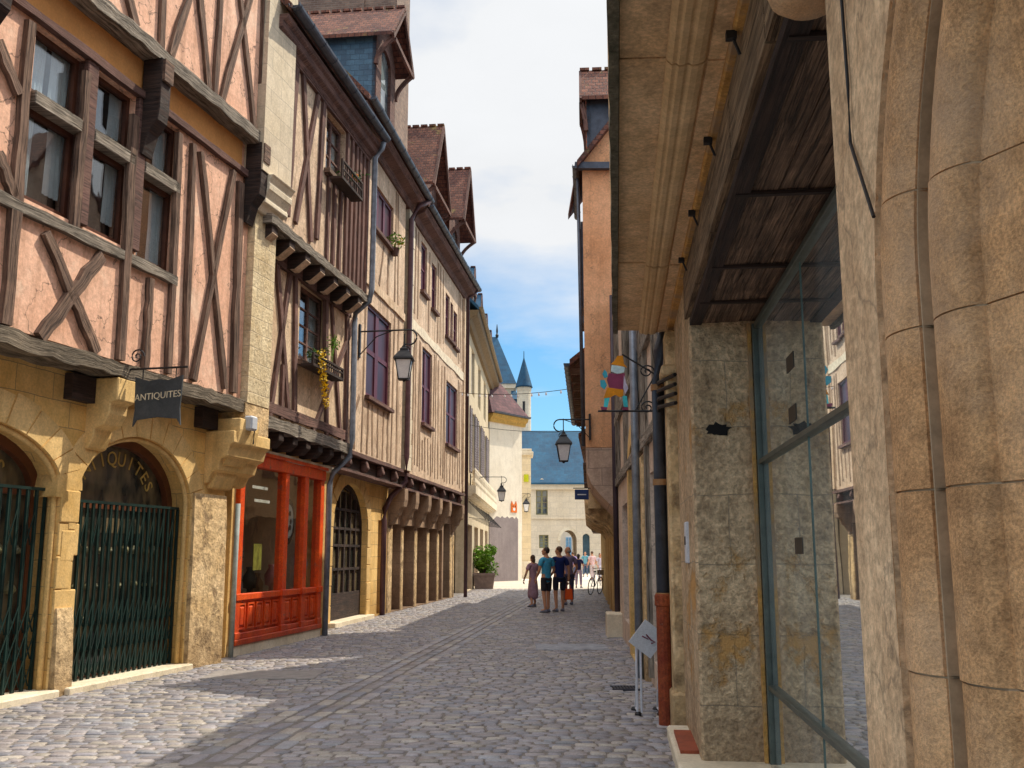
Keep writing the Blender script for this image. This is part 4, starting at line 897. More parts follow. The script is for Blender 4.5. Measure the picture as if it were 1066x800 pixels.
for u in (7.5, 12.5, 17.0, 21.2): dormer(FF, F5, u, 1.2, 12.3, 14.0, 15.0, .0, 3.0, ZINCDARK, SLATEFAR, STONEPALE, .15)
# planter by its wall
t = thing('planter', 'square stone planter with a bushy green shrub at the foot of the pale house', 'planter', FF.W(11, 0, .6))
cx_, cy_ = ground(504, 613)
for k in range(1):
    mb = MB(); c = Vector((cx_, cy_, 0))
    mb.loft([[c + Vector((sx * w_, sy * w_, z)) for sx, sy in ((-1, -1), (1, -1), (1, 1), (-1, 1))] for w_, z in ((.42, 0), (.50, .62), (.54, .62), (.54, .72), (.46, .72), (.46, .64))]); mb.build('pot', plain('grey_concrete', (.24, .19, .17), .9), t)
mb = MB(); rr = random.Random(21)
for k in range(30): sz = rr.uniform(.16, .32); leafy(mb, (cx_ + rr.uniform(-.45, .45), cy_ + rr.uniform(-.4, .4), 1.2 + rr.uniform(-.45, .65)), sz, sz, sz * .9, int(260 * sz), .085, rr, .1)
mb.build('foliage', LEAF, t)
mb = MB()
for k in range(5): mb.tube([(cx_, cy_, .6), (cx_ + rr.uniform(-.2, .2), cy_ + rr.uniform(-.2, .2), 1.4)], .015, 5)
mb.build('stem', TIMBER, t)
# ================================================================ cream house closing the view on the left
FG = Fac((-1.35, 59.3), (.62, 62.0))
G6 = thing('cream_corner_house', 'plain cream house with grey lower wall and steep plum-brown roof at the street bend', 'house', FG.W(1.7, 0, 0))
CREAM = surf('sunlit_cream_render', (.68, .61, .51), (.80, .73, .63), .5, .9, .2, 20, .2, streak=.25)
GREYR = surf('grey_lower_band', (.21, .175, .175), (.27, .23, .225), .6, .9, .2, 20, .25, streak=.3)
mb = MB(); fbox(mb, FG, 0, 3.34, 3.0, 9.9, -5, 0); mb.build('front_wall', CREAM, G6)
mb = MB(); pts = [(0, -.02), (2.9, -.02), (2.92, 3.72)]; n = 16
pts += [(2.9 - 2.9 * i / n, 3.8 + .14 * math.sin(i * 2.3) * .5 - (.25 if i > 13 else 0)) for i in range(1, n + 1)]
fwall(mb, FG, pts, [], -.2, .012); mb.build('grey_lower_wall', GREYR, G6)  # grey band with an uneven top edge across the lower front
mb = MB(); fbox(mb, FG, 0, 3.34, -.02, 3.0, -5, -.01); mb.build('lower_wall', CREAM, G6)
corbel(FG, G6, -.1, 3.6, [(-.2, 9.5), (.10, 9.5), (.16, 9.7), (.3, 9.8), (.36, 10.0), (-.2, 10.0)], plain('ochre_eaves', (.42, .27, .10), .85), 'eaves_cornice')
gutter(FG, G6, -.1, 3.65, 10.1, .42, .1)
mb = MB(); e = [FG.W(-.3, 10.02, .42), FG.W(3.7, 10.02, .42), FG.W(3.7, 10.02, -4.2), FG.W(-.3, 10.02, -4.2)]; ap = [FG.W(1.2, 13.6, -1.6), FG.W(1.0, 13.6, -2.4)]
mb.add(e + ap, [(0, 1, 4), (1, 2, 5, 4), (2, 3, 5), (3, 0, 4, 5), (0, 3, 2, 1)]); mb.build('roof', surf('plum_roof_tiles', (.085, .045, .055), (.15, .08, .085), 1.2, .8, .5, 20, .4, brick=(.3, .2, .015, (.04, .025, .03), .2)), G6)
t = thing('wall_plaque', 'small orange plaque with two pointed ears on the cream corner house', 'plaque', FG.W(2.4, 4.4, .03))
mb = MB(); u, z = FG.P(535, 529, .03)
fwall(mb, FG, [(u - .3, z - .28), (u + .3, z - .28), (u + .3, z + .2), (u + .22, z + .42), (u + .1, z + .22), (u - .1, z + .22), (u - .22, z + .42), (u - .3, z + .2)], [], .015, .05); mb.build('panel', plain('orange_enamel', (.60, .16, .04), .5), t)
mb = MB(); mb.loft([[FG.W(u + .12 * math.cos(a), z - .08 + .10 * math.sin(a), o) for a in [2 * math.pi * i / 14 for i in range(14)]] for o in (.051, .056)]); mb.build('white_spot', WHITE, t)
for k in (-.12, .12):
    mb = MB(); mb.loft([[FG.W(u + k + .05 * math.cos(a), z + .1 + .05 * math.sin(a), o) for a in [2 * math.pi * i / 10 for i in range(10)]] for o in (.051, .056)]); mb.build('dark_spot', IRON, t)

# slim stone gate pier beyond, palace, towers
t = thing('stone_gate_pier', 'tall narrow cream stone pier with a cap beside the cream corner house', 'gate pier', (.95, 67, 0))
mb = MB(); mb.abox(.62, 1.28, 67, 69, -.02, 8.2); mb.build('shaft', surf('pier_stone', (.66, .55, .38), (.78, .67, .50), .6, .9, .2, 20, .2, brick=(.7, .4, .01, (.5, .4, .28), .06)), t)
mb = MB(); mb.abox(.5, 1.45, 66.85, 69.1, 8.2, 8.45); mb.abox(.58, 1.34, 66.95, 69, 8.45, 8.65); mb.build('cap', STONEPALE, t, bevel=.03)
mb = MB(); mb.abox(.5, 1.42, 66.8, 69, -.02, 1.1); mb.build('base', STONEPALE, t, bevel=.03)
t = thing('yellow_sign', 'small yellow-green sign high on the slim stone pier', 'sign', (.9, 66.9, 6.6))
mb = MB(); mb.abox(.80, 1.12, 66.9, 66.97, 6.4, 6.9); mb.build('panel', plain('yellow_green_enamel', (.50, .52, .04), .5), t)
PALSTONE = surf('palace_limestone', (.62, .54, .43), (.74, .66, .55), .3, .9, .2, 8, .2, brick=(1.1, .5, .015, (.5, .44, .36), .05), streak=.2)
P = thing('palace_wing', 'long pale stone palace wing with blue slate roof and arched gateway at the street end', 'palace', (5, 85, 0))
FP = Fac((-3, 85), (16, 85))
px0 = lambda x: x + 3
mb = MB(); fwall(mb, FP, rect(0, 19, -.02, 7.3), [rect(px0(2.05), px0(3.05), 4.9, 7.0), rect(px0(2.3), px0(3.1), 2.1, 3.2), arch(px0(4.1), px0(5.5), .02, 2.7, 3.6, 14), arch(px0(6.0), px0(6.6), .02, 3.0, 3.3, 8), rect(px0(9), px0(10.2), 4.6, 7.0), rect(px0(-1.2), px0(-.2), 4.9, 7.0)], -.6, 0)
mb.build('front_wall', PALSTONE, P)
mb = MB(); fwall(mb, FP, rect(0, 19, -.02, 7.3), [arch(px0(4.1), px0(5.5), .02, 2.7, 3.6, 14)], -6.2, -5.6)
for x in (4.05, 5.55): fbox(mb, FP, px0(x) - .05, px0(x) + .05, 0, 3.7, -5.6, -.6)
fbox(mb, FP, px0(4.0), px0(5.6), 3.65, 3.8, -5.6, -.6)
mb.build('passage', PALSTONE, P)
mb = MB(); fbox(mb, FP, 0, 19, 7.05, 7.5, -.3, .25); fbox(mb, FP, 0, 19, 4.55, 4.75, -.1, .1); mb.build('cornice', PALSTONE, P)
mb = MB()
for a in range(14):
    t0 = math.pi * a / 14; t1 = math.pi * (a + 1) / 14; c = px0(4.8)
    fwall(mb, FP, [(c + .7 * math.cos(t0), 2.7 + .9 * math.sin(t0)), (c + .95 * math.cos(t0), 2.7 + 1.15 * math.sin(t0)), (c + .95 * math.cos(t1), 2.7 + 1.15 * math.sin(t1)), (c + .7 * math.cos(t1), 2.7 + .9 * math.sin(t1))], [], -.1, .08)
mb.build('gateway_surround', STONEPALE, P)
mb = MB(); fwall(mb, FP, [(px0(1.8), 7.5), (px0(3.3), 7.5), (px0(2.55), 8.0)], [], -.3, .22); mb.build('window_pediment', PALSTONE, P)
for (a, b, c, d2) in ((2.05, 3.05, 4.9, 7.0), (2.3, 3.1, 2.1, 3.2), (9, 10.2, 4.6, 7.0), (-1.2, -.2, 4.9, 7.0)): window(FP, P, px0(a), px0(b), c, d2, 0, .25, 2, 4, .08, .06, plain('olive_window_paint', (.22, .21, .12), .6), GLASSDARK)
mb = MB(); fbox(mb, FP, px0(6.0), px0(6.6), 0, 3.3, -.5, -.4); mb.build('side_door', plain('blue_grey_door', (.06, .11, .15), .6), P)
mb = MB(); fprof(mb, FP, [(.45, 7.45), (-3.6, 12.3), (-7.0, 7.45), (-7.0, 7.6), (-3.6, 12.55), (.45, 7.6)], -.2, 19.2); mb.build('roof', SLATEFAR, P)
t = thing('courtyard_wall', 'sunny cream courtyard wall with a tall blue window seen through the palace gateway', 'wall', (5, 104, 0))
mb = MB(); mb.abox(-2, 14, 104, 105, -.02, 8); mb.build('wall_face', CREAM, t)
mb = MB(); mb.abox(5.55, 6.2, 103.9, 104, .3, 3.4); fr = mb.build('window', WHITE, t)
for k in range(2):
    mb = MB(); mb.abox(5.6 + .3 * k, 5.85 + .3 * k, 103.86, 103.9, .4, 3.3); mb.build('glass_pane', plain('sky_blue_glass', (.20, .36, .52), .2), fr)
t = thing('palace_tower', 'square palace tower with steep blue slate roof behind the left houses', 'tower', (-2, 112, 0))
mb = MB(); mb.abox(-5.6, .2, 110, 116, -.02, 20.0); mb.build('shaft', PALSTONE, t)
mb = MB(); mb.abox(-5.9, .45, 109.7, 116.3, 20.0, 20.5); mb.build('cornice', PALSTONE, t)
mb = MB(); e = [(-6.0, 109.6, 20.5), (.5, 109.6, 20.5), (.5, 116.4, 20.5), (-6.0, 116.4, 20.5)]
mb.add(e + [(-3.4, 113, 26.6), (-1.75, 113, 26.6)], [(0, 1, 5, 4), (1, 2, 5), (2, 3, 4, 5), (3, 0, 4), (0, 3, 2, 1)]); mb.build('roof', SLATEFAR, t)
mb = MB(); mb.lathe((-1.75, 113, 26.5), [(.14, 0), (.2, .3), (.08, .5), (.12, .8), (.03, 1.6)], 8); mb.build('finial', IRON, t)
mb = MB(); mb.abox(.0, 1.2, 109, 112, 15.0, 18.6); mb.add([(-.1, 108.8, 18.6), (1.4, 108.8, 18.6), (1.4, 112, 18.6), (-.1, 112, 18.6), (-.1, 110.5, 20.2)], [(0, 1, 4), (1, 2, 4), (2, 3, 4)]); mb.build('side_roof', SLATEFAR, t)
t = thing('corner_turret', 'slim round stone turret with pointed blue slate cone at the street end', 'turret', (1.3, 106, 0))
mb = MB(); mb.lathe((1.3, 106, 0), [(.45, 7.0), (.5, 10.2), (.72, 12.0), (.75, 12.6), (.75, 18.9), (.82, 19.2), (.82, 19.5)], 20); mb.build('shaft', PALSTONE, t, smooth=False)
mb = MB(); mb.lathe((1.3, 106, 0), [(.95, 19.4), (.90, 19.6), (.05, 22.7), (.04, 23.4), (.01, 23.5)], 18); mb.build('cone_roof', SLATEFAR, t, smooth=True)
mb = MB(); mb.abox(1.15, 1.4, 105.2, 105.3, 16.2, 17.8); mb.build('slit_window', IRON, t)

# ================================================================ right: the near building with glass shop front
X = thing('stone_arcade_building', 'ochre stone building with moulded arch jamb and recessed glass shop front', 'building', FX.W(5, 0, -1))
ZB, ZF, ZC = 3.40, 3.82, 3.84
XST = surf('grimy_ochre_ashlar', (.48, .285, .16), (.70, .46, .275), 2.2, .85, 1.0, 130, .75, streak=.5, patch=((.55, .36, .23), .48, .70, 1.1), bdist=.010)
XBAND = surf('pinkish_band_stone', (.52, .36, .235), (.74, .56, .39), 3.0, .85, .6, 40, .6, streak=.4, cracks=.4, bdist=.015)
XSOF = surf('brown_cornice_stone', (.56, .38, .225), (.74, .55, .37), 1.8, .85, .3, 45, .55, patch=((.23, .14, .075), .55, .78, 2.0), bdist=.01)
XMOULD = surf('pale_cornice_moulding', (.52, .36, .21), (.68, .51, .33), 1.3, .85, .2, 45, .3, bdist=.01)
OCHRE = surf('ochre_limewash', (.40, .23, .09), (.56, .34, .15), 4, .9, .5, 40, .6, patch=((.33, .22, .13), .46, .60, 3.0))
REVEAL = surf('pitted_reveal_stone', (.48, .35, .235), (.72, .56, .39), 2.5, .95, 1.0, 26, .8, brick=(.9, .52, .004, (.40, .32, .23), .07), streak=.5, patch=((.62, .34, .12), .565, .62, 1.0), dirt=.45, bdist=.05)
uC = -.9
def XW(u, b, z): return FX.W(u, z, -b)
def arc_pt(u, b, t):                                  # t <= 0: vertical shaft, t > 0: up the arch (elliptical head)
    r = u - uC
    if t <= 0: return XW(u, b, 2.15 + t)
    return XW(uC + r * math.cos(t), b, 2.15 + r * .50 * math.sin(t))
prof = [(2.26, .60)]
def bulge(p, q, h, n=9):
    dx_, db_ = q[0] - p[0], q[1] - p[1]; L_ = math.hypot(dx_, db_); nx, nb = db_ / L_, -dx_ / L_
    if nb > 0: nx, nb = -nx, -nb
    for i in range(1, n + 1):
        f = i / n; k = h * math.sin(math.pi * f) ** .75; prof.append((p[0] + dx_ * f + nx * k, p[1] + db_ * f + nb * k))
prof += [(2.262, .618), (2.250, .612)]
bulge((2.250, .612), (2.098, .640), .022)
prof += [(2.108, .678), (2.078, .684), (2.070, .668), (2.066, .660)]
bulge((2.066, .660), (1.925, .690), .022)
prof += [(1.922, .712), (1.905, .716), (1.70, .80), (1.45, .91), (1.05, 1.10), (1.05, 1.5)]
rings = []
def jointed(t0, t1, k):
    return [t0 + (t1 - t0) * i / k for i in range(k + 1)]
cuts = [-2.2, -1.62, -1.18, -.79, -.42, -.08, .14, .42, .70, .95, 1.18, 1.38, rad(90)]
ts = []
for t0, t1 in zip(cuts, cuts[1:]): ts += jointed(t0, t1, 1 if t1 <= 0 else 6)[:-1]
ts.append(cuts[-1])
for ci, (t0, t1) in enumerate(zip(cuts, cuts[1:])):    # every course is its own block with a fine joint
    mb = MB(); g_ = .0022 if t1 < 0 else .0016; db = R.uniform(-.002, .002)
    mb.loft([[arc_pt(u, b + db, t) for u, b in prof] for t in jointed(t0 + g_, t1 - g_, 1 if t1 <= 0 else 6)], closed=False)
    mb.loft([[arc_pt(u, b + db, t0 + g_) for u, b in prof], [arc_pt(u, b + .05 + db, t0 + g_) for u, b in prof]], closed=False)
    mb.loft([[arc_pt(u, b + db, t1 - g_) for u, b in prof], [arc_pt(u, b + .05 + db, t1 - g_) for u, b in prof]], closed=False)
    o_ = mb.build('arch_jamb_course', XST, X)
    for p_ in o_.data.polygons: p_.use_smooth = True
    o_.data.set_sharp_from_angle(angle=rad(45))
mb = MB(); mb.loft([[arc_pt(u, b + .007, t) for u, b in prof] for t in ts], closed=False); mb.build('arch_mortar', plain('old_mortar', (.46, .36, .26), .95), X)
cur = [(uC + (2.26 - uC) * math.cos(rad(90) * i / 20), 2.15 + (2.26 - uC) * .5 * math.sin(rad(90) * i / 20)) for i in range(21)]
mb = MB(); fwall(mb, FX, [(2.26, -.05), (2.59, -.05), (2.59, 3.90), (-.9, 3.90)] + cur[::-1], [], -1.12, -.60); mb.build('flat_jamb_band', XBAND, X)
mb = MB(); fwall(mb, FX, [(-.9, 3.69), (-.9, 3.90), (-5, 3.90), (-5, -.05), (-4.2, -.05), (-4.2, 2.2), (-3.9, 2.9), (-3, 3.5)], [], -1.1, -.60); mb.build('arch_spandrel', XST, X)
mb = MB(); fbox(mb, FX, 2.592, 2.64, -.05, ZB, -1.1, -.615); mb.build('jamb_edge', OCHRE, X, bevel=.015)
# corbel boss above
mb = MB(); c = XW(2.66, .57, 0)
mb.lathe((c.x, c.y, 0), [(.02, 3.12), (.07, 3.128), (.105, 3.155), (.125, 3.21), (.13, 3.35), (.13, 3.82)], 20); mb.build('corbel_boss', XST, X, smooth=True)
# far reveal pier of the opening, facing the viewer
mb = MB(); rr = random.Random(8); fbox(mb, FX, 7.75, 9.9, -.05, 7.8, -1.75, -.60); 
mb.build('reveal_pier', REVEAL, X, bevel=.02)
mb = MB(); fbox(mb, FX, 7.70, 7.749, .0, ZB - .02, -1.075, -1.05); mb.build('limewash_edge', OCHRE, X)
mb = MB()
c = XW(7.742, .80, 0)
rs_ = [rr.uniform(.7, 1.15) for _ in range(22)]
mb.loft([[FX.W(7.743 - .004 * k, 2.55 + .055 * s_ * q * math.sin(a), -.80 - .10 * s_ * q * math.cos(a)) for a, q in [(2 * math.pi * i / 22, rs_[i]) for i in range(22)]] for k, s_ in enumerate((1, .8))]); mb.build('soot_hole', plain('soot', (.008, .007, .007), .95), X)
# soffit boards, battens, lintel beam, cornice, upper wall
mb = MB()
for i in range(3):
    b0 = .70 + .145 * i; p = XW(2.2, b0 + .07, ZB + .02 + .006 * (i % 2)); q = XW(7.76, b0 + .07, ZB + .02 + .004 * i); mb.bar(p, q, .138, .04, (FX.n[0], FX.n[1], 0), 8, .01)
mb.build('soffit_boards', BOARDS, X)
mb = MB(); mb.bar(XW(2.2, .655, ZB + .01), XW(7.76, .655, ZB + .01), .09, .05, (FX.n[0], FX.n[1], 0), 6, .02); mb.build('soffit_edge_board', TIMBERDARK, X)
for u in (3.3, 4.85, 6.15, 7.05):
    mb = MB(); fbox(mb, FX, u - .018, u + .018, ZB - .022, ZB - .003, -1.13, -.63); mb.build('soffit_batten', TIMBERDARK, X)
mb = MB()
for k in range(5):
    u0 = 2.35 + 1.1 * k; mb.bar(XW(u0, .600, (ZB + ZF) / 2 + .02), XW(u0 + 1.085, .600, (ZB + ZF) / 2 + .02), .36, .05, (0, 0, 1), 5, .012)
mb.build('lintel_beam', BOARDEDGE, X)
mb = MB(); fbox(mb, FX, 2.2, 9.9, ZF - .02, ZF + .05, -.66, -.535); mb.build('ochre_band', OCHRE, X, bevel=.01)
for u in (4.0, 5.1, 6.25, 7.3):
    mb = MB(); mb.tube([XW(u, .53, ZF - .03), XW(u + .02, .565, ZF - .11)], .007, 6); fbox(mb, FX, u - .018, u + .018, ZF - .05, ZF - .015, -.55, -.505); mb.build('iron_hook', IRON, X)
cprof = [(.62, ZC), (.46, ZC + .0), (.452, ZC + .015), (.268, ZC + .025), (.05, ZC + .03)]
segs = [-4.9, -2.0, -.2, 1.6, 2.9, 4.3, 5.75, 7.6, 10.0]
for u0, u1 in zip(segs, segs[1:]):
    dz = R.uniform(-.008, .008)
    mb = MB(); full = [(-b, z + dz) for b, z in cprof] + [(-.02, ZC + .05 + dz), (-.0, ZC + .14), (-.08, ZC + .30), (-.62, ZC + .42)]
    fprof(mb, FX, full, u0 + .005, u1 - .005); cb = mb.build('cornice_block', XSOF, X)
    mb = MB(); fprof(mb, FX, [(-.455, ZC + .012 + dz), (-.440, ZC - .010 + dz), (-.415, ZC - .020 + dz), (-.385, ZC - .022 + dz), (-.372, ZC - .012 + dz), (-.365, ZC - .012 + dz), (-.352, ZC - .020 + dz), (-.325, ZC - .022 + dz), (-.315, ZC - .010 + dz), (-.308, ZC - .010 + dz), (-.295, ZC - .014 + dz), (-.275, ZC + .004 + dz), (-.268, ZC + .018 + dz)], u0 + .006, u1 - .006)
    mb.build('cornice_moulding', XMOULD, cb)
mb = MB(); irr_beam(mb, FX, -4.9, 10.02, ZC - .01, ZC + .12, -.05, -.004, 60, .010); mb.build('cornice_lip', surf('lichened_stone', (.07, .07, .05), (.20, .18, .14), 6, .95, .8, 30, .6), X)
mb = MB(); fwall(mb, FX, rect(-4.9, 9.9, ZC + .1, 7.95), [rect(u, u + 1.1, 5.2, 7.2) for u in (-3, -.5, 2, 4.5, 7)], -1.0, -.60); mb.build('upper_wall', XST, X)
for u in (-3, -.5, 2, 4.5, 7): window(FX, X, u, u + 1.1, 5.2, 7.2, -.6, .2, 2, 4, .06)
mb = MB(); fbox(mb, FX, -4.9, 9.88, ZC + .1, 7.9, -6, -1.0); mb.build('rear_walls', REAR, X)
pitched_roof(FX, X, -4.9, 9.9, 7.95, -.48, 6)
# glazing
GLZ, nt, b_ = nodes('mirror_dark_shop_glass')
out = nt.nodes['Material Output']; gl = nt.nodes.new('ShaderNodeBsdfGlossy'); gl.inputs['Roughness'].default_value = .012; gl.inputs['Color'].default_value = (.92, .97, .98, 1)
tr_ = nt.nodes.new('ShaderNodeBsdfTransparent'); tr_.inputs['Color'].default_value = (.55, .72, .70, 1)
ms = nt.nodes.new('ShaderNodeMixShader')
fac = mth(nt, 'ADD', mth(nt, 'MULTIPLY', schlick(nt), 1.3), .60, clamp=True); nt.links.new(fac, ms.inputs[0]); nt.links.new(tr_.outputs[0], ms.inputs[1]); nt.links.new(gl.outputs[0], ms.inputs[2])
bp = nt.nodes.new('ShaderNodeBump'); bp.inputs['Strength'].default_value = .02; bp.inputs['Distance'].default_value = .03
nt.links.new(noise(nt, nt.nodes.new('ShaderNodeNewGeometry').outputs['Position'], 1.4, 2, .4), bp.inputs['Height']); nt.links.new(bp.outputs[0], gl.inputs['Normal']); dus = nt.nodes.new('ShaderNodeBsdfDiffuse'); dus.inputs[0].default_value = (.50, .55, .56, 1); m2 = nt.nodes.new('ShaderNodeMixShader')
nt.links.new(ramp(nt, noise(nt, nt.nodes.new('ShaderNodeNewGeometry').outputs['Position'], 2.2, 6, .65, (1, 1, .35)), .35, .75, .04, .24), m2.inputs[0]); nt.links.new(ms.outputs[0], m2.inputs[1]); nt.links.new(dus.outputs[0], m2.inputs[2]); nt.links.new(m2.outputs[0], out.inputs[0])
sfx = MB(); 
for u0, u1 in ((2.59, 2.65), (7.66, 7.70)): fbox(sfx, FX, u0, u1, .02, ZB - .03, -1.14, -1.08)
for z in (.64, 2.29): fbox(sfx, FX, 2.56, 7.64, z - .018, z + .018, -1.14, -1.085)
fbox(sfx, FX, 2.56, 7.64, .02, .10, -1.16, -1.07); fbox(sfx, FX, 2.56, 7.64, ZB - .075, ZB - .03, -1.14, -1.09)
sfo = sfx.build('glass_shop_front', STEELBLUE, X, bevel=.004)
for (u0, u1) in ((2.56, 4.2), (4.205, 5.85), (5.855, 7.64)):
    for (z0, z1) in ((.10, .622), (.658, 2.272), (2.308, ZB - .075)):
        mb = MB(); a_ = R.uniform(-.0006, .0006); mb.add([FX.W(u0, z0, -1.12 + a_), FX.W(u1, z0, -1.12 - a_), FX.W(u1, z1, -1.12 - a_ * .6), FX.W(u0, z1, -1.12 + a_ * .6)], [(0, 1, 2, 3)]); mb.build('glass_pane', GLZ, sfo)
JOINT = plain('glass_edge_green', (.10, .14, .13), .2); STICK = plain('dark_sticker', (.05, .04, .03), .7)
for u in (4.2025, 5.8525):
    mb = MB(); fbox(mb, FX, u - .004, u + .004, .1, ZB - .08, -1.124, -1.114); mb.build('pane_joint', JOINT, sfo)
for z in (1.6, 2.42, 2.75):
    mb = MB(); fbox(mb, FX, 6.2, 6.45, z, z + .10, -1.119, -1.116); mb.build('pane_sticker', STICK, sfo)
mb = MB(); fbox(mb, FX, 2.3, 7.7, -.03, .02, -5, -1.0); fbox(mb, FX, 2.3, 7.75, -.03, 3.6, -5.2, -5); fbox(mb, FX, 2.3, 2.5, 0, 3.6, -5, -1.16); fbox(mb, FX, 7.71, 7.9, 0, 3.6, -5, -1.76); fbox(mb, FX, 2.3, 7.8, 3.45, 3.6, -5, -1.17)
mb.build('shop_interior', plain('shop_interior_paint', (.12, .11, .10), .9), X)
mb = MB()
for k, (u0, u1, b0, b1, z1) in enumerate(((7.35, 9.3, .42, 1.75, .10), (2.3, 7.35, .56, 1.2, .06))): fbox(mb, FX, u0, u1, -.05, z1, -b1, -b0)
mb.build('threshold_step', STONEPALE, X, bevel=.02)
mb = MB(); fbox(mb, FX, 8.0, 8.9, .10, .125, -.60, -.46); mb.build('red_floor_tile', plain('red_tile', (.25, .07, .04), .7), X)
mb = MB(); fbox(mb, FX, 9.50, 9.9, -.04, 3.75, -.62, -.505); fbox(mb, FX, 9.46, 9.9, -.04, .35, -.62, -.48); fbox(mb, FX, 9.44, 9.92, 3.3, 3.4, -.62, -.46); mb.build('end_pilaster', STONEWORN, X, bevel=.02)
mb = MB(); mb.tube([XW(2.40, .592, 3.5), XW(2.37, .592, 2.75), XW(2.38, .592, 2.6), XW(2.18, .583, 2.34)], .0045, 6); mb.build('loose_cable', IRON, X)
t = thing('intercom', 'white intercom panel on the stone strip left of the pitted pier', 'intercom', XW(8.6, .6, 1.6))
u, z = FX.P(716.5, 565, -.60)
mb = MB(); fbox(mb, FX, u - .10, u + .10, z - .17, z + .17, -.61, -.575); mb.build('panel', plain('white_plastic', (.62, .63, .68), .4, var=.05), t, bevel=.006)
mb = MB(); fbox(mb, FX, u - .05, u + .05, z - .02, z + .05, -.575, -.570); mb.build('speaker_grille', IRON, t)

# ================================================================ right: following houses
K2 = thing('gabled_plaster_house', 'pale half-timbered house with front gable, arched door and grey downpipes', 'house', FK.W(5, 0, -1))
KPL = surf('pale_pink_plaster', (.52, .42, .35), (.68, .57, .49), 1.0, .9, .4, 24, .35, streak=.5, cracks=.5)
poly = [(0, -.02), (10.7, -.02), (10.7, 7.15), (9.0, 7.15), (6.75, 10.15), (4.5, 7.15), (0, 7.15)]
mb = MB(); fwall(mb, FK, poly, [arch(4.6, 6.4, .02, 2.6, 3.3, 12), rect(1.4, 2.6, .3, 2.6), rect(7.6, 9.2, .4, 2.5), rect(1.2, 2.4, 4.5, 6.2), rect(5.6, 7.2, 4.5, 6.4)], -.35, 0); mb.build('front_wall', KPL, K2)
mb = MB(); fwall(mb, FK, poly, [], -5, -.36); mb.build('rear_walls', REAR, K2)
mb = MB()
for a, b in (((0, 7.15), (4.5, 7.15)), ((9.0, 7.15), (10.7, 7.15))): fprof(mb, FK, [(.06, 7.10), (-2.6, 9.1), (-5.1, 7.15), (-5.1, 7.3), (-2.6, 9.3), (.06, 7.25)], a[0], b[0])
for sg_ in (-1, 1): mb.loft([[FK.W(6.75, 10.17, o), FK.W(6.75 + sg_ * 2.4, 7.0, o), FK.W(6.75 + sg_ * 2.4, 7.15, o), FK.W(6.75, 10.35, o)] for o in (.06, -5)])
mb.build('roof', ROOF, K2)
mb = MB()
for u in (.25, .8, 1.3, 2.7, 3.2, 3.9, 4.4, 6.8, 7.3, 9.5, 10.2): beam_uz(mb, FK, (u, 3.0 if u > 3 else .1), (u + R.uniform(-.06, .06), 7.05), .15, .06, .1)
for a, b in (((.3, 3.2), (1.2, 5.5)), ((2.8, 5.2), (3.8, 3.2)), ((0, 3.05), (10.7, 3.05)), ((0, 4.3), (10.7, 4.3)), ((4.5, 7.1), (9.0, 7.1))): beam_uz(mb, FK, a, b, .16, .065, .11)
mb.build('timber_frame', TIMBERGREY, K2)
mb = MB(); fwall(mb, FK, arch(4.3, 6.7, .0, 2.6, 3.6, 14), [arch(4.62, 6.38, .02, 2.6, 3.28, 14)], -.1, .05); mb.build('arch_surround', STONE, K2)
mb = MB(); fwall(mb, FK, arch(4.58, 6.42, .0, 2.6, 3.32, 12), [], -.32, -.26); mb.build('arched_door', TIMBER, K2)
for w_ in ((1.4, 2.6, .3, 2.6), (7.6, 9.2, .4, 2.5), (1.2, 2.4, 4.5, 6.2), (5.6, 7.2, 4.5, 6.4)): window(FK, K2, *w_, 0, .12, 2, 3, .08, .05, TIMBERPURPLE, GLASSDARK)
mb = MB(); fbox(mb, FK, 3.1, 3.9, -.02, 2.9, -.1, .07); mb.build('stone_pilaster', STONEWORN, K2, bevel=.02)
mb = MB(); fbox(mb, FK, 9.9, 10.7, -.02, .45, -.1, .30); mb.build('stone_step', STONEPALE, K2, bevel=.02)
gx, gy = 1.47, 9.83
downpipe(K2, [(gx + .10, gy + .1, 3.85), (gx + .02, gy, 3.62), (gx, gy, 3.3), (gx, gy, 1.22)], .062, ZINCDARK)
mb = MB(); mb.lathe((gx, gy, 0), [(.072, -.02), (.072, 1.10), (.085, 1.11), (.085, 1.2), (.068, 1.23)], 14); mb.build('cast_iron_pipe_foot', COPPER, K2, smooth=False)
mb = MB()
for z in (1.20, 2.3, 3.25): mb.lathe((gx, gy, 0), [(.064, z - .03), (.074, z - .03), (.074, z + .03), (.064, z + .03)], 14)
mb.build('pipe_collar', plain('copper_collar', (.34, .20, .11), .6, .3), K2)
mb = MB()
for k in range(4): mb.tube([XW(9.3, .58, 3.0 + .09 * k), XW(9.7, .44, 3.02 + .08 * k), (gx + .02, gy + .12, 3.0 + .1 * k), (gx + .1, gy + .9, 3.1 + .1 * k)], .02, 6)
mb.build('cable_bundle', IRON, K2)
p = FK.W(3.45, 0, .14); downpipe(K2, [FK.W(3.45, 7.05, .12), FK.W(3.45, 0, .12)], .055, ZINC)
downpipe(K2, [FK.W(10.60, 7.05, .06), FK.W(10.60, 0, .06)], .055, plain('plum_downpipe', (.05, .035, .045), .5, .2))
t = thing('leaning_board', 'tall narrow white board leaning against the wall behind the diamond sign', 'board', FK.W(4.2, 0, .2))
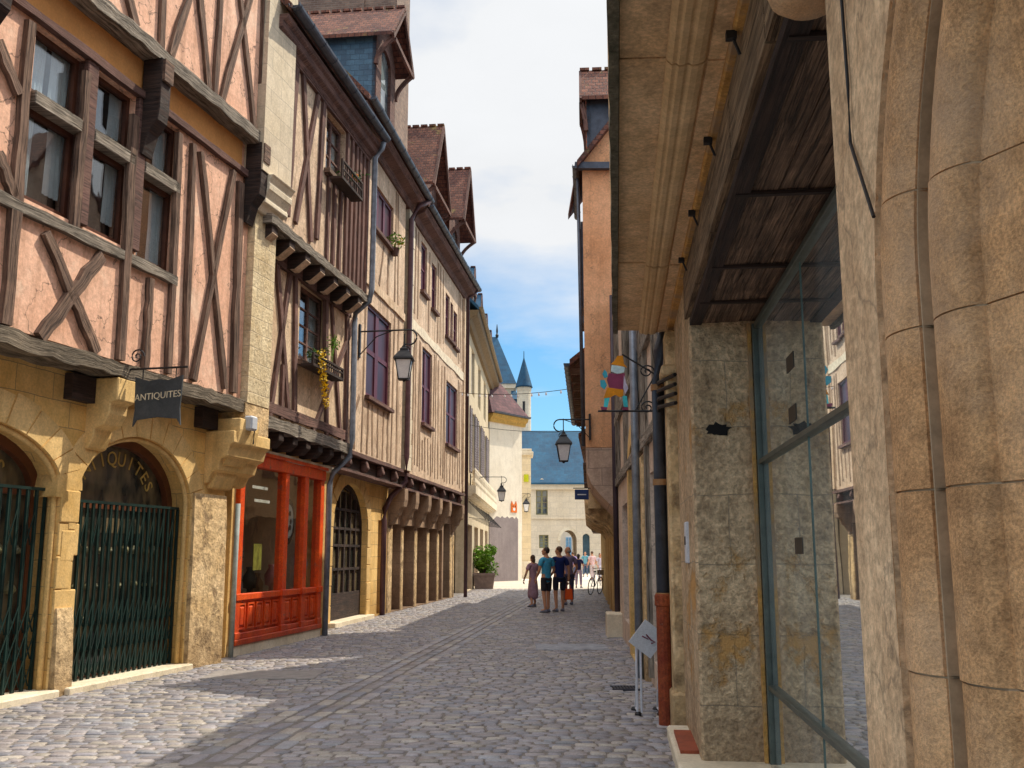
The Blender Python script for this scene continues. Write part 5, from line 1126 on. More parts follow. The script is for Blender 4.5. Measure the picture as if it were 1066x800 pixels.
mb = MB(); mb.abox(1.65, 1.79, 13.55, 13.58, .02, 1.86)  if True else mb.add([FK.W(3.9, .02, .42), FK.W(4.3, .02, .40), FK.W(4.25, 1.9, .10), FK.W(3.95, 1.9, .12), FK.W(3.9, .02, .39), FK.W(4.3, .02, .37), FK.W(4.25, 1.9, .07), FK.W(3.95, 1.9, .09)], [(0, 1, 2, 3), (4, 5, 6, 7), (0, 1, 5, 4), (1, 2, 6, 5), (2, 3, 7, 6), (3, 0, 4, 7)]); mb.build('panel', plain('lilac_white_board', (.66, .64, .70), .5, var=.04), t)
mb = MB(); mb.abox(1.63, 1.81, 13.53, 13.60, .0, .03); mb.build('foot_rail', ZINC, t)

FE = Fac((1.55, 21.0), (5.5, 21.0))
E3 = thing('orange_gable_house', 'tall orange rendered house with its gable end towards the viewer and stone corbelled base', 'house', (2.6, 22.5, 0))
ORG = surf('salmon_orange_render', (.66, .36, .21), (.80, .49, .32), .8, .9, .35, 24, .35, streak=.5, patch=((.80, .58, .42), .64, .8, .9), cracks=.4)
def X3(x): return x - 1.55
poly = [(X3(1.57), 3.84), (X3(5.5), 3.84), (X3(5.5), 10.3), (X3(3.55), 12.75), (X3(1.57), 10.3)]
def skewed(mb, pts, o):                                # the street side of the house runs a little to the right
    n = len(pts); f = [FE.W(u, z, o) for u, z in pts]; b = [FE.W(u + (.24 if u < .9 else 0), z, -3.2) for u, z in pts]
    tr = tessellate_polygon([[Vector((u, z, 0)) for u, z in pts]])
    mb.add(f + b, [tuple(t) for t in tr] + [tuple(n + k for k in t) for t in tr] + [(i, (i + 1) % n, n + (i + 1) % n, n + i) for i in range(n)])
mb = MB(); skewed(mb, poly, 0); mb.build('upper_walls', ORG, E3)
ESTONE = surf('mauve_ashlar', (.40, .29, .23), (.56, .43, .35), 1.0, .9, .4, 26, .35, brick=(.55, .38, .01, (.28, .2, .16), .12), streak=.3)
poly = [(X3(1.57), 3.83), (X3(1.59), 3.3), (X3(1.67), 3.08), (X3(1.85), 2.85), (X3(2.1), 2.6), (X3(2.3), 2.42), (X3(2.38), 2.38), (X3(2.38), -.02), (X3(5.5), -.02), (X3(5.5), 3.83)]
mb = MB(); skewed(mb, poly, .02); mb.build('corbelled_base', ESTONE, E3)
mb = MB()
for sg_ in (0, 1):
    xe = 1.44 if sg_ == 0 else 5.7
    mb.loft([[(xe, y, 10.05), (3.55, y, 12.78), (3.55, y, 12.95), (xe, y, 10.2)] for y in (20.75, 24.3)])
mb.build('roof', ROOF, E3)
mb = MB(); mb.abox(1.40, 2.6, 20.85, 20.99, 10.05, 10.2); mb.build('eaves_return', ZINCDARK, E3)
FE2 = Fac((1.57, 21.0), (1.81, 24.2), -1)
gutter(FE2, E3, -.2, 3.3, 10.12, .14, .08)
dormer(FE2, E3, 1.5, 1.0, 10.4, 12.3, 13.1, -.10, 2.0, ZINCDARK, ROOF, REDBRICK, .15)
mb = MB()
for (u0, u1, z0, z1) in ((.4, 1.2, 7.0, 9.0), (1.9, 2.8, 7.0, 9.0), (.5, 1.3, 4.5, 6.0)): fbox(mb, FE2, u0, u1, z0, z1, .0, .05)
mb.build('closed_shutter', ZINCDARK, E3)
downpipe(E3, [FE2.W(.35, 10.0, .10), FE2.W(.35, 3.9, .05)], .04, ZINCDARK)
FH = Fac((1.86, 24.3), (2.75, 36.0), -1)
H4 = thing('jettied_cream_house', 'low cream jettied house with a deep eave over ochre posts beyond the orange gable', 'house', FH.W(6, 0, -1))
HPL = surf('warm_cream_render', (.62, .48, .30), (.76, .62, .42), .9, .9, .3, 24, .3, streak=.3)
mb = MB(); fwall(mb, FH, rect(0, 11.7, 2.7, 6.3), [rect(u, u + 1.0, 3.9, 5.5) for u in (1, 3.2, 5.6, 8.2)], -.3, 0); mb.build('upper_wall', HPL, H4)
for u in (1, 3.2, 5.6, 8.2): window(FH, H4, u, u + 1.0, 3.9, 5.5, 0, .1, 2, 3, .08, .05, TIMBERPURPLE, GLASSDARK, sill=.1)
rear(FH, H4, 0, 11.7, 6.3, -1.6, 5)
mb = MB(); fbox(mb, FH, 0, 11.7, 2.7, 6.3, -1.6, -.31); mb.build('jetty_floor', REAR, H4)
mb = MB(); fprof(mb, FH, [(.42, 6.25), (-3.0, 8.9), (-6.6, 6.3), (-6.6, 6.45), (-3.0, 9.1), (.42, 6.4)], -.05, 11.8); mb.build('roof', ROOF, H4)
for i in range(9):
    u = .3 + 1.3 * i; mb = MB(); fbox(mb, FH, u - .07, u + .07, 6.08, 6.24, -.1, .38); mb.build('rafter_end', TIMBER, H4)
gutter(FH, H4, 0, 11.7, 6.32, .48, .09)
for i in range(6):
    u = .15 + 2.2 * i; mb = MB(); fprof(mb, FH, [(-.9, 1.9), (-.7, 1.95), (-.45, 2.3), (-.1, 2.45), (.08, 2.6), (.1, 3.0), (-.9, 3.0)], u, u + .35); mb.build('corbel', STONEWORN, H4, bevel=.02)
POSTM = surf('ochre_post_stone', (.46, .32, .16), (.62, .46, .26), 1.0, .9, .4, 26, .35, dirt=.5, streak=.3)
for i in range(8):
    a = 23.7 + 2.9 * i; x = 2.45 + (a - 23.5) * .073; mb = MB(); mb.abox(x, x + .42, a, a + .5, -.02, 2.72); mb.build('post', POSTM, H4, bevel=.03)
mb = MB(); mb.add([(2.9, 24.2, -.02), (2.9 + 24 * .073, 48.2, -.02), (2.9 + 24 * .073, 48.2, 2.7), (2.9, 24.2, 2.7)], [(0, 1, 2, 3)]); mb.build('arcade_back_wall', TIMBERDARK, H4)  # dark material puts the shade between the posts into the wall colour
I5 = thing('far_right_house', 'farther cream house with purple shutters past the low jettied house', 'house', (4.5, 42, 0))
FI = Fac((2.86, 36.1), (3.9, 47.5), -1)
mb = MB(); fwall(mb, FI, rect(0, 11.4, 2.7, 5.9), [rect(u, u + 1.0, 3.7, 5.2) for u in (1.5, 5, 8.5)], -.3, 0); mb.build('upper_wall', HPL, I5)
for u in (1.5, 5, 8.5): window(FI, I5, u, u + 1.0, 3.7, 5.2, 0, .1, 2, 3, .08, .05, TIMBERPURPLE, GLASSDARK)
rear(FI, I5, 0, 11.4, 5.9, -1.6, 5)
mb = MB(); fprof(mb, FI, [(.42, 5.8), (-3.0, 8.2), (-6.6, 5.8), (-6.6, 5.95), (-3.0, 8.4), (.42, 5.95)], -.1, 11.5); mb.build('roof', ROOF, I5)
mb = MB(); fbox(mb, FI, 0, 11.4, 2.55, 2.72, -1.6, .05); mb.build('jetty_beam', TIMBER, I5)
# ================================================================ lamps, signs, wires
def lantern(par, c, s):
    c = Vector(c)
    def ring(w, z): return [c + Vector((w * a, w * b, z)) for a, b in ((-1, -1), (1, -1), (1, 1), (-1, 1))]
    mb = MB()
    for k in range(4):
        p = ring(.12 * s, -.5 * s)[k]; q = ring(.20 * s, 0)[k]; mb.bar(p, q, .022 * s, .022 * s, (1, 0, 0))
    for w_, z in ((.12, -.5), (.20, -.01)):
        r = ring(w_ * s, z * s)
        for k in range(4): mb.bar(r[k], r[(k + 1) % 4], .03 * s, .03 * s, (0, 0, 1))
    mb.loft([ring(.25 * s, 0), ring(.23 * s, .05 * s), ring(.12 * s, .20 * s), ring(.10 * s, .22 * s), ring(.10 * s, .27 * s), ring(.04 * s, .32 * s), ring(.015 * s, .44 * s)])
    mb.lathe(c + Vector((0, 0, -.56 * s)), [(.02 * s, 0), (.06 * s, .04 * s), (.10 * s, .06 * s)], 8)
    h = mb.build('lantern', IRON, par)
    mb = MB(); mb.loft([ring(.112 * s, -.49 * s), ring(.19 * s, -.02 * s)]); mb.build('glass_pane', LAMPGLASS, h)
    return h
LAMPGLASS = plain('milky_lamp_glass', (.78, .77, .80), .15, var=.1)
def bracket(par, p, q, drop, s=1.0):
    """iron arm from wall point p to tip q, curling down to carry the lantern"""
    p = Vector(p); q = Vector(q); d_ = (q - p).normalized(); mb = MB(); r = .16 * s
    pts = [p, q - d_ * r * .3]; c = q + Vector((0, 0, -r)) - d_ * r * .3
    pts += [c + d_ * (r * math.sin(a)) + Vector((0, 0, r * math.cos(a))) for a in [rad(20 * k) for k in range(1, 10)]]
    mb.tube(pts, .018 * s, 7)
    c2 = q + Vector((0, 0, -r * 2.6)) - d_ * r * .6
    mb.tube([c2 + d_ * (r * .75 * (1 - k / 30) * math.cos(k * .42 + 1.2)) + Vector((0, 0, r * .75 * (1 - k / 30) * math.sin(k * .42 + 1.2))) for k in range(26)], .013 * s, 6)
    mb.tube([q - d_ * r * .9 + Vector((0, 0, -r * 2)), q - d_ * r * .9 + Vector((0, 0, drop + .4 * s))], .013 * s, 6)
    mb.tube([p + Vector((0, 0, -.5 * s)), p + d_ * .35 * s + Vector((0, 0, -.12 * s)), p + d_ * .7 * s], .012 * s, 6)
    mb.box(p + Vector((0, 0, -.2 * s)), d_ * .02, d_.cross(Vector((0, 0, 1))) * .06 * s, Vector((0, 0, .35 * s)))
    mb.build('arm', IRON, par)
    return q - d_ * r * .9
t = thing('wall_lantern', 'black wrought-iron street lantern on a long arm beside the plum windows on the left', 'street lamp', FC.W(.75, 6.7, .3), 'street lanterns on wall brackets')
q = bracket(t, FC.W(.75, 6.82, .32), FC.W(.85, 6.86, 1.55), -.55, 1.15); lantern(t, q + Vector((0, 0, -.72)), .95)
t = thing('wall_lantern', 'black lantern with pale glass on a scrolled arm from the orange gable house', 'street lamp', (1.6, 21.2, 4.4), 'street lanterns on wall brackets')
q = bracket(t, (1.66, 20.95, 4.43), (.98, 20.95, 4.43), -.3, .8); lantern(t, Vector((q.x, q.y, 3.90)), .72)
t = thing('wall_lantern', 'small black lantern hanging in front of the cream corner house', 'street lamp', (-1.85, 45, 5.2), 'street lanterns on wall brackets')
q = bracket(t, (-1.88, 45, 5.05), (-.35, 45, 5.05), -.3, .85); lantern(t, Vector((q.x, q.y, 4.4)), .85)
t = thing('wall_lantern', 'tiny far lantern on the slim stone pier', 'street lamp', (.9, 66.6, 5.5), 'street lanterns on wall brackets')
q = bracket(t, (.60, 66.6, 5.6), (1.15, 66.6, 5.6), -.3, .8); lantern(t, Vector((.95, 66.6, 4.9)), 1.0)

# painted figure sign
t = thing('figure_sign', 'colourful cut-out figure in orange hat and trousers standing on an iron sign bar', 'sign', FK.W(1.0, 3.2, .1))
YS = 10.98
def fx(px): return (px - 533) / 1045 * YS * 1.0
def PT(px, py):
    r = ray(px, py); k = YS / r[1]; return (r[0] * k, EYE + r[2] * k)
def cut(name, pts, mat, d0=-.012, d1=.012):
    P2 = [PT(*p) for p in pts]; tr = tessellate_polygon([[Vector((x, z, 0)) for x, z in P2]]); k = len(P2); mb = MB()
    mb.add([(x, YS + d0, z) for x, z in P2] + [(x, YS + d1, z) for x, z in P2], [tuple(q) for q in tr] + [tuple(k + i for i in q) for q in tr] + [(i, (i + 1) % k, k + (i + 1) % k, k + i) for i in range(k)])
    return mb.build(name, mat, t)
def Z(a, b): return (600 + a * .15, 340 + b * .15)
cut('hat', [Z(240, 262), Z(262, 240), Z(285, 205), Z(322, 205), Z(330, 262), Z(352, 285), Z(300, 275)], plain('orange_sign_paint', (.62, .26, .04), .5))
cut('face', [Z(245, 270), Z(300, 276), Z(335, 285), Z(330, 320), Z(285, 330), Z(240, 312)], plain('pale_blue_sign_paint', (.55, .68, .78), .5), -.014, .01)
cut('jacket', [Z(225, 325), Z(285, 332), Z(335, 325), Z(340, 400), Z(325, 445), Z(230, 430), Z(212, 370)], plain('maroon_sign_paint', (.22, .05, .10), .5), -.010, .012)
cut('arm', [Z(212, 320), Z(195, 300), Z(180, 330), Z(195, 360), Z(218, 350)], plain('teal_sign_paint', (.08, .34, .44), .5))
cut('hand', [Z(165, 375), Z(195, 372), Z(212, 410), Z(195, 438), Z(168, 415)], MATS['teal_sign_paint'])
cut('sleeve', [Z(330, 340), Z(345, 395), Z(360, 430), Z(340, 470), Z(325, 430)], plain('lilac_sign_paint', (.60, .55, .68), .5), -.014, .010)
cut('trousers', [Z(215, 425), Z(325, 440), Z(325, 485), Z(300, 492), Z(270, 475), Z(232, 495), Z(188, 500)], MATS['orange_sign_paint'], -.014, .01)
cut('leg', [Z(195, 495), Z(232, 492), Z(215, 565), Z(190, 565)], plain('turquoise_sign_paint', (.12, .55, .60), .5))
cut('leg', [Z(318, 480), Z(350, 485), Z(358, 565), Z(330, 560)], MATS['turquoise_sign_paint'])
cut('shoe', [Z(168, 558), Z(215, 562), Z(210, 580), Z(175, 580)], MATS['maroon_sign_paint'], -.016, .014)
cut('shoe', [Z(318, 560), Z(358, 562), Z(362, 580), Z(320, 582)], MATS['maroon_sign_paint'], -.016, .014)
a0 = PT(*Z(150, 588)); wx = FK.W(1.05, 0, 0).x
mb = MB(); mb.tube([(a0[0], YS, a0[1]), (wx, YS, a0[1])], .012, 6)
mb.tube([(PT(*Z(318, 195))[0], YS, PT(*Z(318, 195))[1]), (wx - .05, YS, a0[1] + .42)], .010, 6)
for zc in (.04, .45): mb.tube([(wx - .14 + .09 * (1 - k / 26) * math.cos(k * .45), YS, a0[1] + zc + .08 * (1 - k / 26) * math.sin(k * .45)) for k in range(24)], .009, 6)
mb.tube([(wx - .03, YS, a0[1] - .05), (wx - .03, YS, a0[1] + .62)], .012, 6); mb.tube([(wx - .28, YS, a0[1]), (wx - .04, YS, a0[1] + .42)], .009, 6)
mb.build('iron_bar', IRON, t)
t = thing('projecting_sign', 'dark blue rectangular sign jutting out from the stone base of the orange house', 'sign', (1.6, 22.8, 2.95))
mb = MB(); mb.abox(1.44, 1.76, 22.77, 22.81, 2.83, 3.06); mb.build('panel', plain('navy_enamel', (.03, .05, .15), .4), t, bevel=.008)
mb = MB(); mb.abox(1.50, 1.70, 22.764, 22.769, 2.93, 2.955); mb.build('white_line', WHITE, t)
mb = MB(); mb.tube([(1.40, 22.79, 3.09), (1.95, 22.79, 3.09)], .012, 6); mb.build('arm', IRON, t)
# diamond notice on a stand
t = thing('notice_stand', 'white diamond-shaped notice board on a four-legged white stand by the rusty pipe', 'notice stand', (1.4, 10.4, 0))
def gp(px, py): return ground(px, py)
(xl, yl), (xr, yr) = (1.27, 10.55), (1.51, 10.2); zt = .86
def lp(px, py, Y):
    r = ray(px, py); k = Y / r[1]; return Vector((r[0] * k, Y, EYE + r[2] * k))
mb = MB()
for px_ in (662, 685):
    for dxp in (0, 4.5):
        top = lp(px_ + dxp, 664, 10.42); mb.tube([(top.x, 10.42, .02), (top.x, 10.42, .74)], .012, 6)
    f = lp(px_ + 2, 664, 10.42); mb.tube([(f.x, 10.42, .02), (f.x, 10.75, .02)], .010, 6); mb.tube([(f.x, 10.75, .02), (f.x, 10.45, .70)], .008, 6)
a = lp(662, 664, 10.42); b = lp(689, 664, 10.42); mb.tube([(a.x, 10.42, .74), (b.x, 10.42, .74)], .008, 6)
mb.build('stand', plain('stand_white', (.62, .63, .68), .45, var=.05), t)
c = lp(674.5, 665.5, 10.36)
mb = MB(); h = .20; mb.loft([[(c.x + h * math.cos(a) * (1.0), y_ - .05 * math.sin(a), c.z + h * math.sin(a)) for a in (rad(8), rad(98), rad(188), rad(278))] for y_ in (10.36, 10.38)]); mb.build('notice_board', plain('board_white', (.70, .72, .76), .4, var=.04), t)
mb = MB(); mb.tube([(c.x - .06, 10.352, c.z + .03), (c.x - .0, 10.352, c.z + .0), (c.x - .02, 10.352, c.z + .05), (c.x + .03, 10.352, c.z - .01), (c.x + .07, 10.352, c.z - .03), (c.x + .03, 10.352, c.z - .045)], .007, 5); mb.build('logo_mark', plain('dark_red_mark', (.18, .03, .06), .5), t)
for px_ in (663.5, 686.5):
    f = lp(px_, 700, 10.42)
    for y_ in (10.42, 10.75): mb = MB(); mb.lathe((f.x, y_, -.01), [(.03, 0), (.035, .02), (.02, .04)], 8); mb.build('rubber_foot', IRON, t)
# drain grates
GR = plain('grate_iron', (.04, .04, .05), .6, .2)
for i, (px_, py_, w_, d_, lab) in enumerate(((651, 717, .30, .28, 'small iron drain grate beside the white notice stand'),)):
    x, y = ground(px_, py_); t = thing('drain_grate', lab, 'drain grate', (x, y, 0))
    mb = MB(); mb.abox(x - w_ / 2, x + w_ / 2, y - d_ / 2, y + d_ / 2, -.03, .004); mb.build('sump', DARK, t)
    mb = MB()
    for k in range(8): xx = x - w_ / 2 + w_ * (k + .5) / 8; mb.abox(xx - .010, xx + .010, y - d_ / 2, y + d_ / 2, .004, .016)
    mb.abox(x - w_ / 2 - .02, x + w_ / 2 + .02, y - d_ / 2 - .02, y - d_ / 2, -.02, .016); mb.abox(x - w_ / 2 - .02, x + w_ / 2 + .02, y + d_ / 2, y + d_ / 2 + .02, -.02, .016)
    mb.build('bars', GR, t)
x, y = ground(595, 674); t = thing('manhole_slab', 'pale worn rectangular slab let into the cobbles mid-street', 'paving slab', (x, y, 0))
mb = MB(); mb.abox(x - .62, x + .62, y - .5, y + .5, -.03, .012); mb.build('slab_face', plain('pale_blue_slab', (.30, .31, .34), .8, var=.3), t, bevel=.01)
x, y = ground(275, 703)
t = thing('utility_cover', 'flat grey utility cover in the sunny cobbles before the red shop', 'utility cover', (x, y, 0))
mb = MB(); mb.abox(x - .75, x + .75, y - .45, y + .45, -.03, .012); mb.build('cover_plate', plain('grey_cover', (.26, .24, .23), .7, var=.2), t, bevel=.01)
# festoon wires
for (p, q, sag, lab, nb) in (((-2.35, 37.5, 7.75), (2.3, 31, 6.85), .18, 'upper thin festoon wire with small bulbs strung across the street', 14), ((-1.9, 44, 7.3), (2.9, 38.5, 6.35), .15, 'lower thin festoon wire strung across the far street', 0)):
    t = thing('festoon_wire', lab, 'wire', p)
    pts = [Vector(p).lerp(Vector(q), k / 20) - Vector((0, 0, sag * 4 * (k / 20) * (1 - k / 20))) for k in range(21)]
    mb = MB(); mb.tube(pts, .011, 5); mb.build('cable', IRON, t)
    for k in range(nb):
        c = pts[1 + k * 19 // nb]; mb = MB(); mb.lathe(c + Vector((0, 0, -.12)), [(.01, 0), (.03, .03), (.03, .07), (.015, .10), (.015, .12)], 7); mb.build('bulb', LAMPGLASS, t)

# ================================================================ people
def skin_mesh(verts, edges, radii, sub=2, root=0):
    me = bpy.data.meshes.new('t'); me.from_pydata(verts, edges, []); o = bpy.data.objects.new('t', me); COL.objects.link(o)
    o.modifiers.new('s', 'SKIN'); sd = me.skin_vertices[0].data
    for i, r in enumerate(radii): sd[i].radius = (r if isinstance(r, tuple) else (r, r))
    sd[root].use_root = True
    if sub: m = o.modifiers.new('u', 'SUBSURF'); m.levels = sub; m.render_levels = sub
    dg = bpy.context.evaluated_depsgraph_get(); r = bpy.data.meshes.new_from_object(o.evaluated_get(dg))
    out_ = ([v.co.copy() for v in r.vertices], [tuple(p.vertices) for p in r.polygons])
    bpy.data.objects.remove(o); bpy.data.meshes.remove(me); bpy.data.meshes.remove(r); return out_
HAIRM = {'dark': plain('dark_hair', (.03, .02, .018), .6), 'brown': plain('brown_hair', (.09, .05, .03), .6), 'grey': plain('grey_hair', (.30, .28, .27), .6)}
def cloth(name, c): return plain(name, c, .9, var=.2, scale=12)
SHOE = cloth('shoe_grey', (.16, .17, .22)); LIPS = plain('lips', (.35, .12, .10), .5); EYE_M = plain('eye_dark', (.02, .015, .012), .3)
def person(label, x, y, yaw, h, top, bottom, hair='dark', legs='shorts', top_len=.0, arms=((.06, .05), (.06, .05)), stride=.07, head_turn=0.0, head_tilt=0.0, female=False, bald=False, elbow=(.15, .15), group=None):
    t = thing('person', label, 'person', (x, y, 0), group); s = h / 1.75
    cw, sw = math.cos(yaw), math.sin(yaw)
    def W(v): v = Vector(v) * s; return Vector((x + v.x * cw - v.y * sw, y + v.x * sw + v.y * cw, v.z + .004))
    sh = .175 if female else .195; hp = .10 if female else .105
    J = {'pel': (0, 0, .95), 'waist': (0, .005, 1.10), 'chest': (0, .0, 1.28), 'neckb': (0, -.005, 1.45), 'neck': (0, .01, 1.52)}
    V = []; Rr = []; E_ = []; idx = {}
    def add(n, p, r): idx[n] = len(V); V.append(p); Rr.append(r)
    add('pel', J['pel'], (.15 if female else .135, .10)); add('waist', J['waist'], (.115 if female else .13, .09)); add('chest', J['chest'], (.145, .105)); add('neckb', J['neckb'], (.085, .065)); add('neck', J['neck'], .052)
    add('head', (0, .02, 1.60), .06)
    E_ += [(0, 1), (1, 2), (2, 3), (3, 4), (4, 5)]
    hands = []
    for k, sg_ in enumerate((-1, 1)):
        out_, fw = arms[k]; eb = elbow[k]
        s0 = (sg_ * sh, 0, 1.40); e0 = (sg_ * (sh + out_ + .03), fw * .5 - .02, 1.12); w0 = (sg_ * (sh + out_ + .03 - eb * .2), fw + eb * .8, .87 + eb * .45); pm = (w0[0], w0[1] + .03, w0[2] - .075)
        add('s%d' % k, s0, .058); add('e%d' % k, e0, .042); add('w%d' % k, w0, (.026, .03)); add('p%d' % k, pm, (.022, .036))
        E_ += [(idx['neckb'], idx['s%d' % k]), (idx['s%d' % k], idx['e%d' % k]), (idx['e%d' % k], idx['w%d' % k]), (idx['w%d' % k], idx['p%d' % k])]; hands.append((w0, pm, sg_))
        st = stride * sg_
        add('h%d' % k, (sg_ * hp, 0, .88), (.078, .085)); add('k%d' % k, (sg_ * (hp + .01), .02 + st * .5, .49), (.055, .06)); add('a%d' % k, (sg_ * (hp + .015), -.02 + st, .09), .038); add('f%d' % k, (sg_ * (hp + .04), .13 + st, .035), (.04, .028))
        E_ += [(idx['pel'], idx['h%d' % k]), (idx['h%d' % k], idx['k%d' % k]), (idx['k%d' % k], idx['a%d' % k]), (idx['a%d' % k], idx['f%d' % k])]
    mb = MB(); vv, ff = skin_mesh(V, E_, Rr); mb.add([W(v) for v in vv], ff)
    # head with face
    ct, st_ = math.cos(head_turn), math.sin(head_turn)
    def HW(p):
        q = Vector(p); q = Vector((q.x, q.y * math.cos(head_tilt) - q.z * math.sin(head_tilt), q.y * math.sin(head_tilt) + q.z * math.cos(head_tilt))); q = Vector((q.x * ct - q.y * st_, q.x * st_ + q.y * ct, q.z)); return W(q + Vector((0, .025, 1.635)))
    def ball(c, r, n=10, m=0):
        rings = []
        for i in range(n + 1):
            a = math.pi * i / n; rings.append([HW((c[0] + r[0] * math.sin(a) * math.cos(b), c[1] + r[1] * math.sin(a) * math.sin(b), c[2] + r[2] * math.cos(a))) for b in [2 * math.pi * j / 14 for j in range(14)]])
        mb.loft(rings, m=m)
    ball((0, 0, .01), (.076, .095, .112)); ball((0, .03, -.055), (.055, .065, .06)); ball((0, .097, -.015), (.014, .022, .026)); 
    for sg_ in (-1, 1): ball((sg_ * .078, -.005, -.01), (.012, .022, .034)); ball((sg_ * .03, .088, .012), (.011, .008, .007), 6, 1)
    ball((0, .086, -.058), (.024, .01, .008), 6, 2)
    for (w0, pm, sg_) in hands:                                   # five separate, slightly curled fingers
        for f in range(4):
            L_ = (.075, .085, .08, .062)[f]; yo = (.028, .010, -.009, -.026)[f]
            p0 = Vector(pm) + Vector((0, yo, -.015)); mb.tube([W(p0), W(p0 + Vector((0, .004, -L_ * .45))), W(p0 + Vector((-sg_ * .012, .008, -L_ * .8))), W(p0 + Vector((-sg_ * .028, .010, -L_)))], [.009 * s, .009 * s, .008 * s, .006 * s], 6)
        p0 = Vector(pm) + Vector((-sg_ * .004, .034, .03)); mb.tube([W(p0), W(p0 + Vector((-sg_ * .012, .025, -.03))), W(p0 + Vector((-sg_ * .022, .03, -.058)))], [.011 * s, .010 * s, .007 * s], 6)
    mb.build('body', [SKIN, EYE_M, LIPS], t, smooth=True)
    mb = MB()
    if bald:
        ball((0, -.03, -.02), (.081, .078, .05))
    else:
        ball((0, -.018, .035), (.084, .094, .100))
        if female: ball((0, -.06, -.06), (.075, .05, .10))
    mb.build('hair', HAIRM[hair], t, smooth=True)
    def clothes(name, parts, grow, mat):
        vs = []; rs = []; es = []; m_ = {}
        for ch in parts:
            prev = None
            for n_, p, r in ch:
                if n_ not in m_: m_[n_] = len(vs); vs.append(p); rs.append(tuple(q + grow for q in (r if isinstance(r, tuple) else (r, r))))
                if prev is not None: es.append((m_[prev], m_[n_]))
                prev = n_
        mb = MB(); vv, ff = skin_mesh(vs, es, rs); mb.add([W(v) for v in vv], ff); return mb.build(name, mat, t, smooth=True)
    g_ = lambda n: (n, V[idx[n]], Rr[idx[n]])
    def lerp(a, b, f): return tuple(Vector(V[idx[a]]).lerp(Vector(V[idx[b]]), f))
    low = ('hem', (0, 0, .80 - top_len * .4), (.155, .115)); mid = ('mid', (0, .003, .97), (.142, .10))
    clothes('shirt' if not legs == 'dress' else 'dress', [[low, mid, ('waist', V[1], (.138, .098)), g_('chest'), g_('neckb')]] + [[g_('neckb'), g_('s%d' % k), ('sl%d' % k, lerp('s%d' % k, 'e%d' % k, .62), .058)] for k in (0, 1)], .016, top)
    if legs == 'dress':
        clothes('skirt', [[('a', (0, 0, 1.06), (.13, .10)), ('b', (0, 0, .7), (.19, .16)), ('c', (0, .01, .22), (.21, .19))]], .01, bottom)
    else:
        f_ = .78 if legs == 'shorts' else 1.0
        ch = []
        for k in (0, 1):
            c_ = [('pel', (0, 0, .96), (.12, .09)), ('h%d' % k, V[idx['h%d' % k]], (.076, .085))]
            if legs == 'shorts': c_ += [('m%d' % k, lerp('h%d' % k, 'k%d' % k, .5), .076), ('q%d' % k, lerp('h%d' % k, 'k%d' % k, .88), .074)]
            else: c_ += [('k%d' % k, V[idx['k%d' % k]], .066), ('q%d' % k, lerp('k%d' % k, 'a%d' % k, .9), .052)]
            ch.append(c_)
        clothes('shorts' if legs == 'shorts' else 'trousers', ch, .012, bottom)
    for k, sg_ in enumerate((-1, 1)):
        mb = MB(); a = Vector(V[idx['a%d' % k]]); f = Vector(V[idx['f%d' % k]]); dd = (f - a); dd.z = 0; dd.normalize(); n_ = Vector((dd.y, -dd.x, 0))
        rings = []
        for tt, wd, hh in ((-.065, .028, .07), (-.03, .042, .085), (.05, .045, .075), (.13, .048, .05), (.185, .036, .035), (.205, .015, .02)):
            c_ = Vector((a.x, a.y, 0)) + dd * tt; rings.append([W(c_ + n_ * wd * math.cos(b) + Vector((0, 0, max(0, hh * (.5 + .62 * math.sin(b)))))) for b in [2 * math.pi * j / 10 for j in range(10)]])
        mb.loft(rings); mb.build('shoe', SHOE, t, smooth=True)
    return t, W, hands
def gx_(px, py): return ground(px, py)
x, y = gx_(555, 632)
person('woman in a long mauve patterned dress standing at the left of the group', x, y, rad(35), 1.56, cloth('mauve_print', (.34, .22, .27)), cloth('mauve_print_skirt', (.32, .21, .26)), 'brown', 'dress', female=True, arms=((.10, .02), (.05, .06)))
x, y = gx_(569, 638)
person('man in teal T-shirt and black shorts looking up to the left', x, y, rad(42), 1.78, cloth('teal_jersey', (.10, .34, .52)), cloth('black_cotton', (.022, .022, .03)), 'dark', 'shorts', head_turn=rad(30), head_tilt=rad(12), arms=((.05, .02), (.08, .04)), top_len=.06)
x, y = gx_(582.5, 637)
tp, Wp, hd = person('man in navy T-shirt and dark shorts holding an orange bag', x, y, rad(18), 1.80, cloth('navy_jersey', (.012, .022, .10)), cloth('dark_navy_cotton', (.016, .018, .035)), 'brown', 'shorts', head_turn=rad(45), arms=((.05, .02), (.06, .02)), elbow=(.15, .0), top_len=.08)
w0, pm, sg_ = hd[1]; c = Wp(Vector(pm) + Vector((.01, 0, -.075)))
t = thing('shopping_bag', 'bright orange shopping bag hanging from the hand of the man in navy', 'bag', (c.x, c.y, c.z - .4))
mb = MB(); mb.loft([[c + Vector((a * w_, b * .05, z)) for a, b in ((-1, -1), (1, -1), (1, 1), (-1, 1))] for w_, z in ((.105, -.42), (.115, -.40), (.10, -.12))]); mb.build('bag_body', plain('orange_bag', (.80, .13, .03), .6, var=.1), t, bevel=.01)
mb = MB()
for b in (-.04, .04): mb.tube([c + Vector((-.06, b, -.13)), c + Vector((-.04, b * .5, -.02)), c + Vector((0, 0, .012)), c + Vector((.04, b * .5, -.02)), c + Vector((.06, b, -.13))], .006, 6)
mb.build('handle', MATS['orange_bag'], t)
x, y = gx_(592, 630)
person('balding man in grey-lilac shirt standing behind the man in navy', x, y, rad(15), 1.82, cloth('grey_lilac_jersey', (.22, .18, .26)), cloth('dark_denim', (.06, .06, .10)), 'grey', 'trousers', bald=True, head_turn=rad(40))
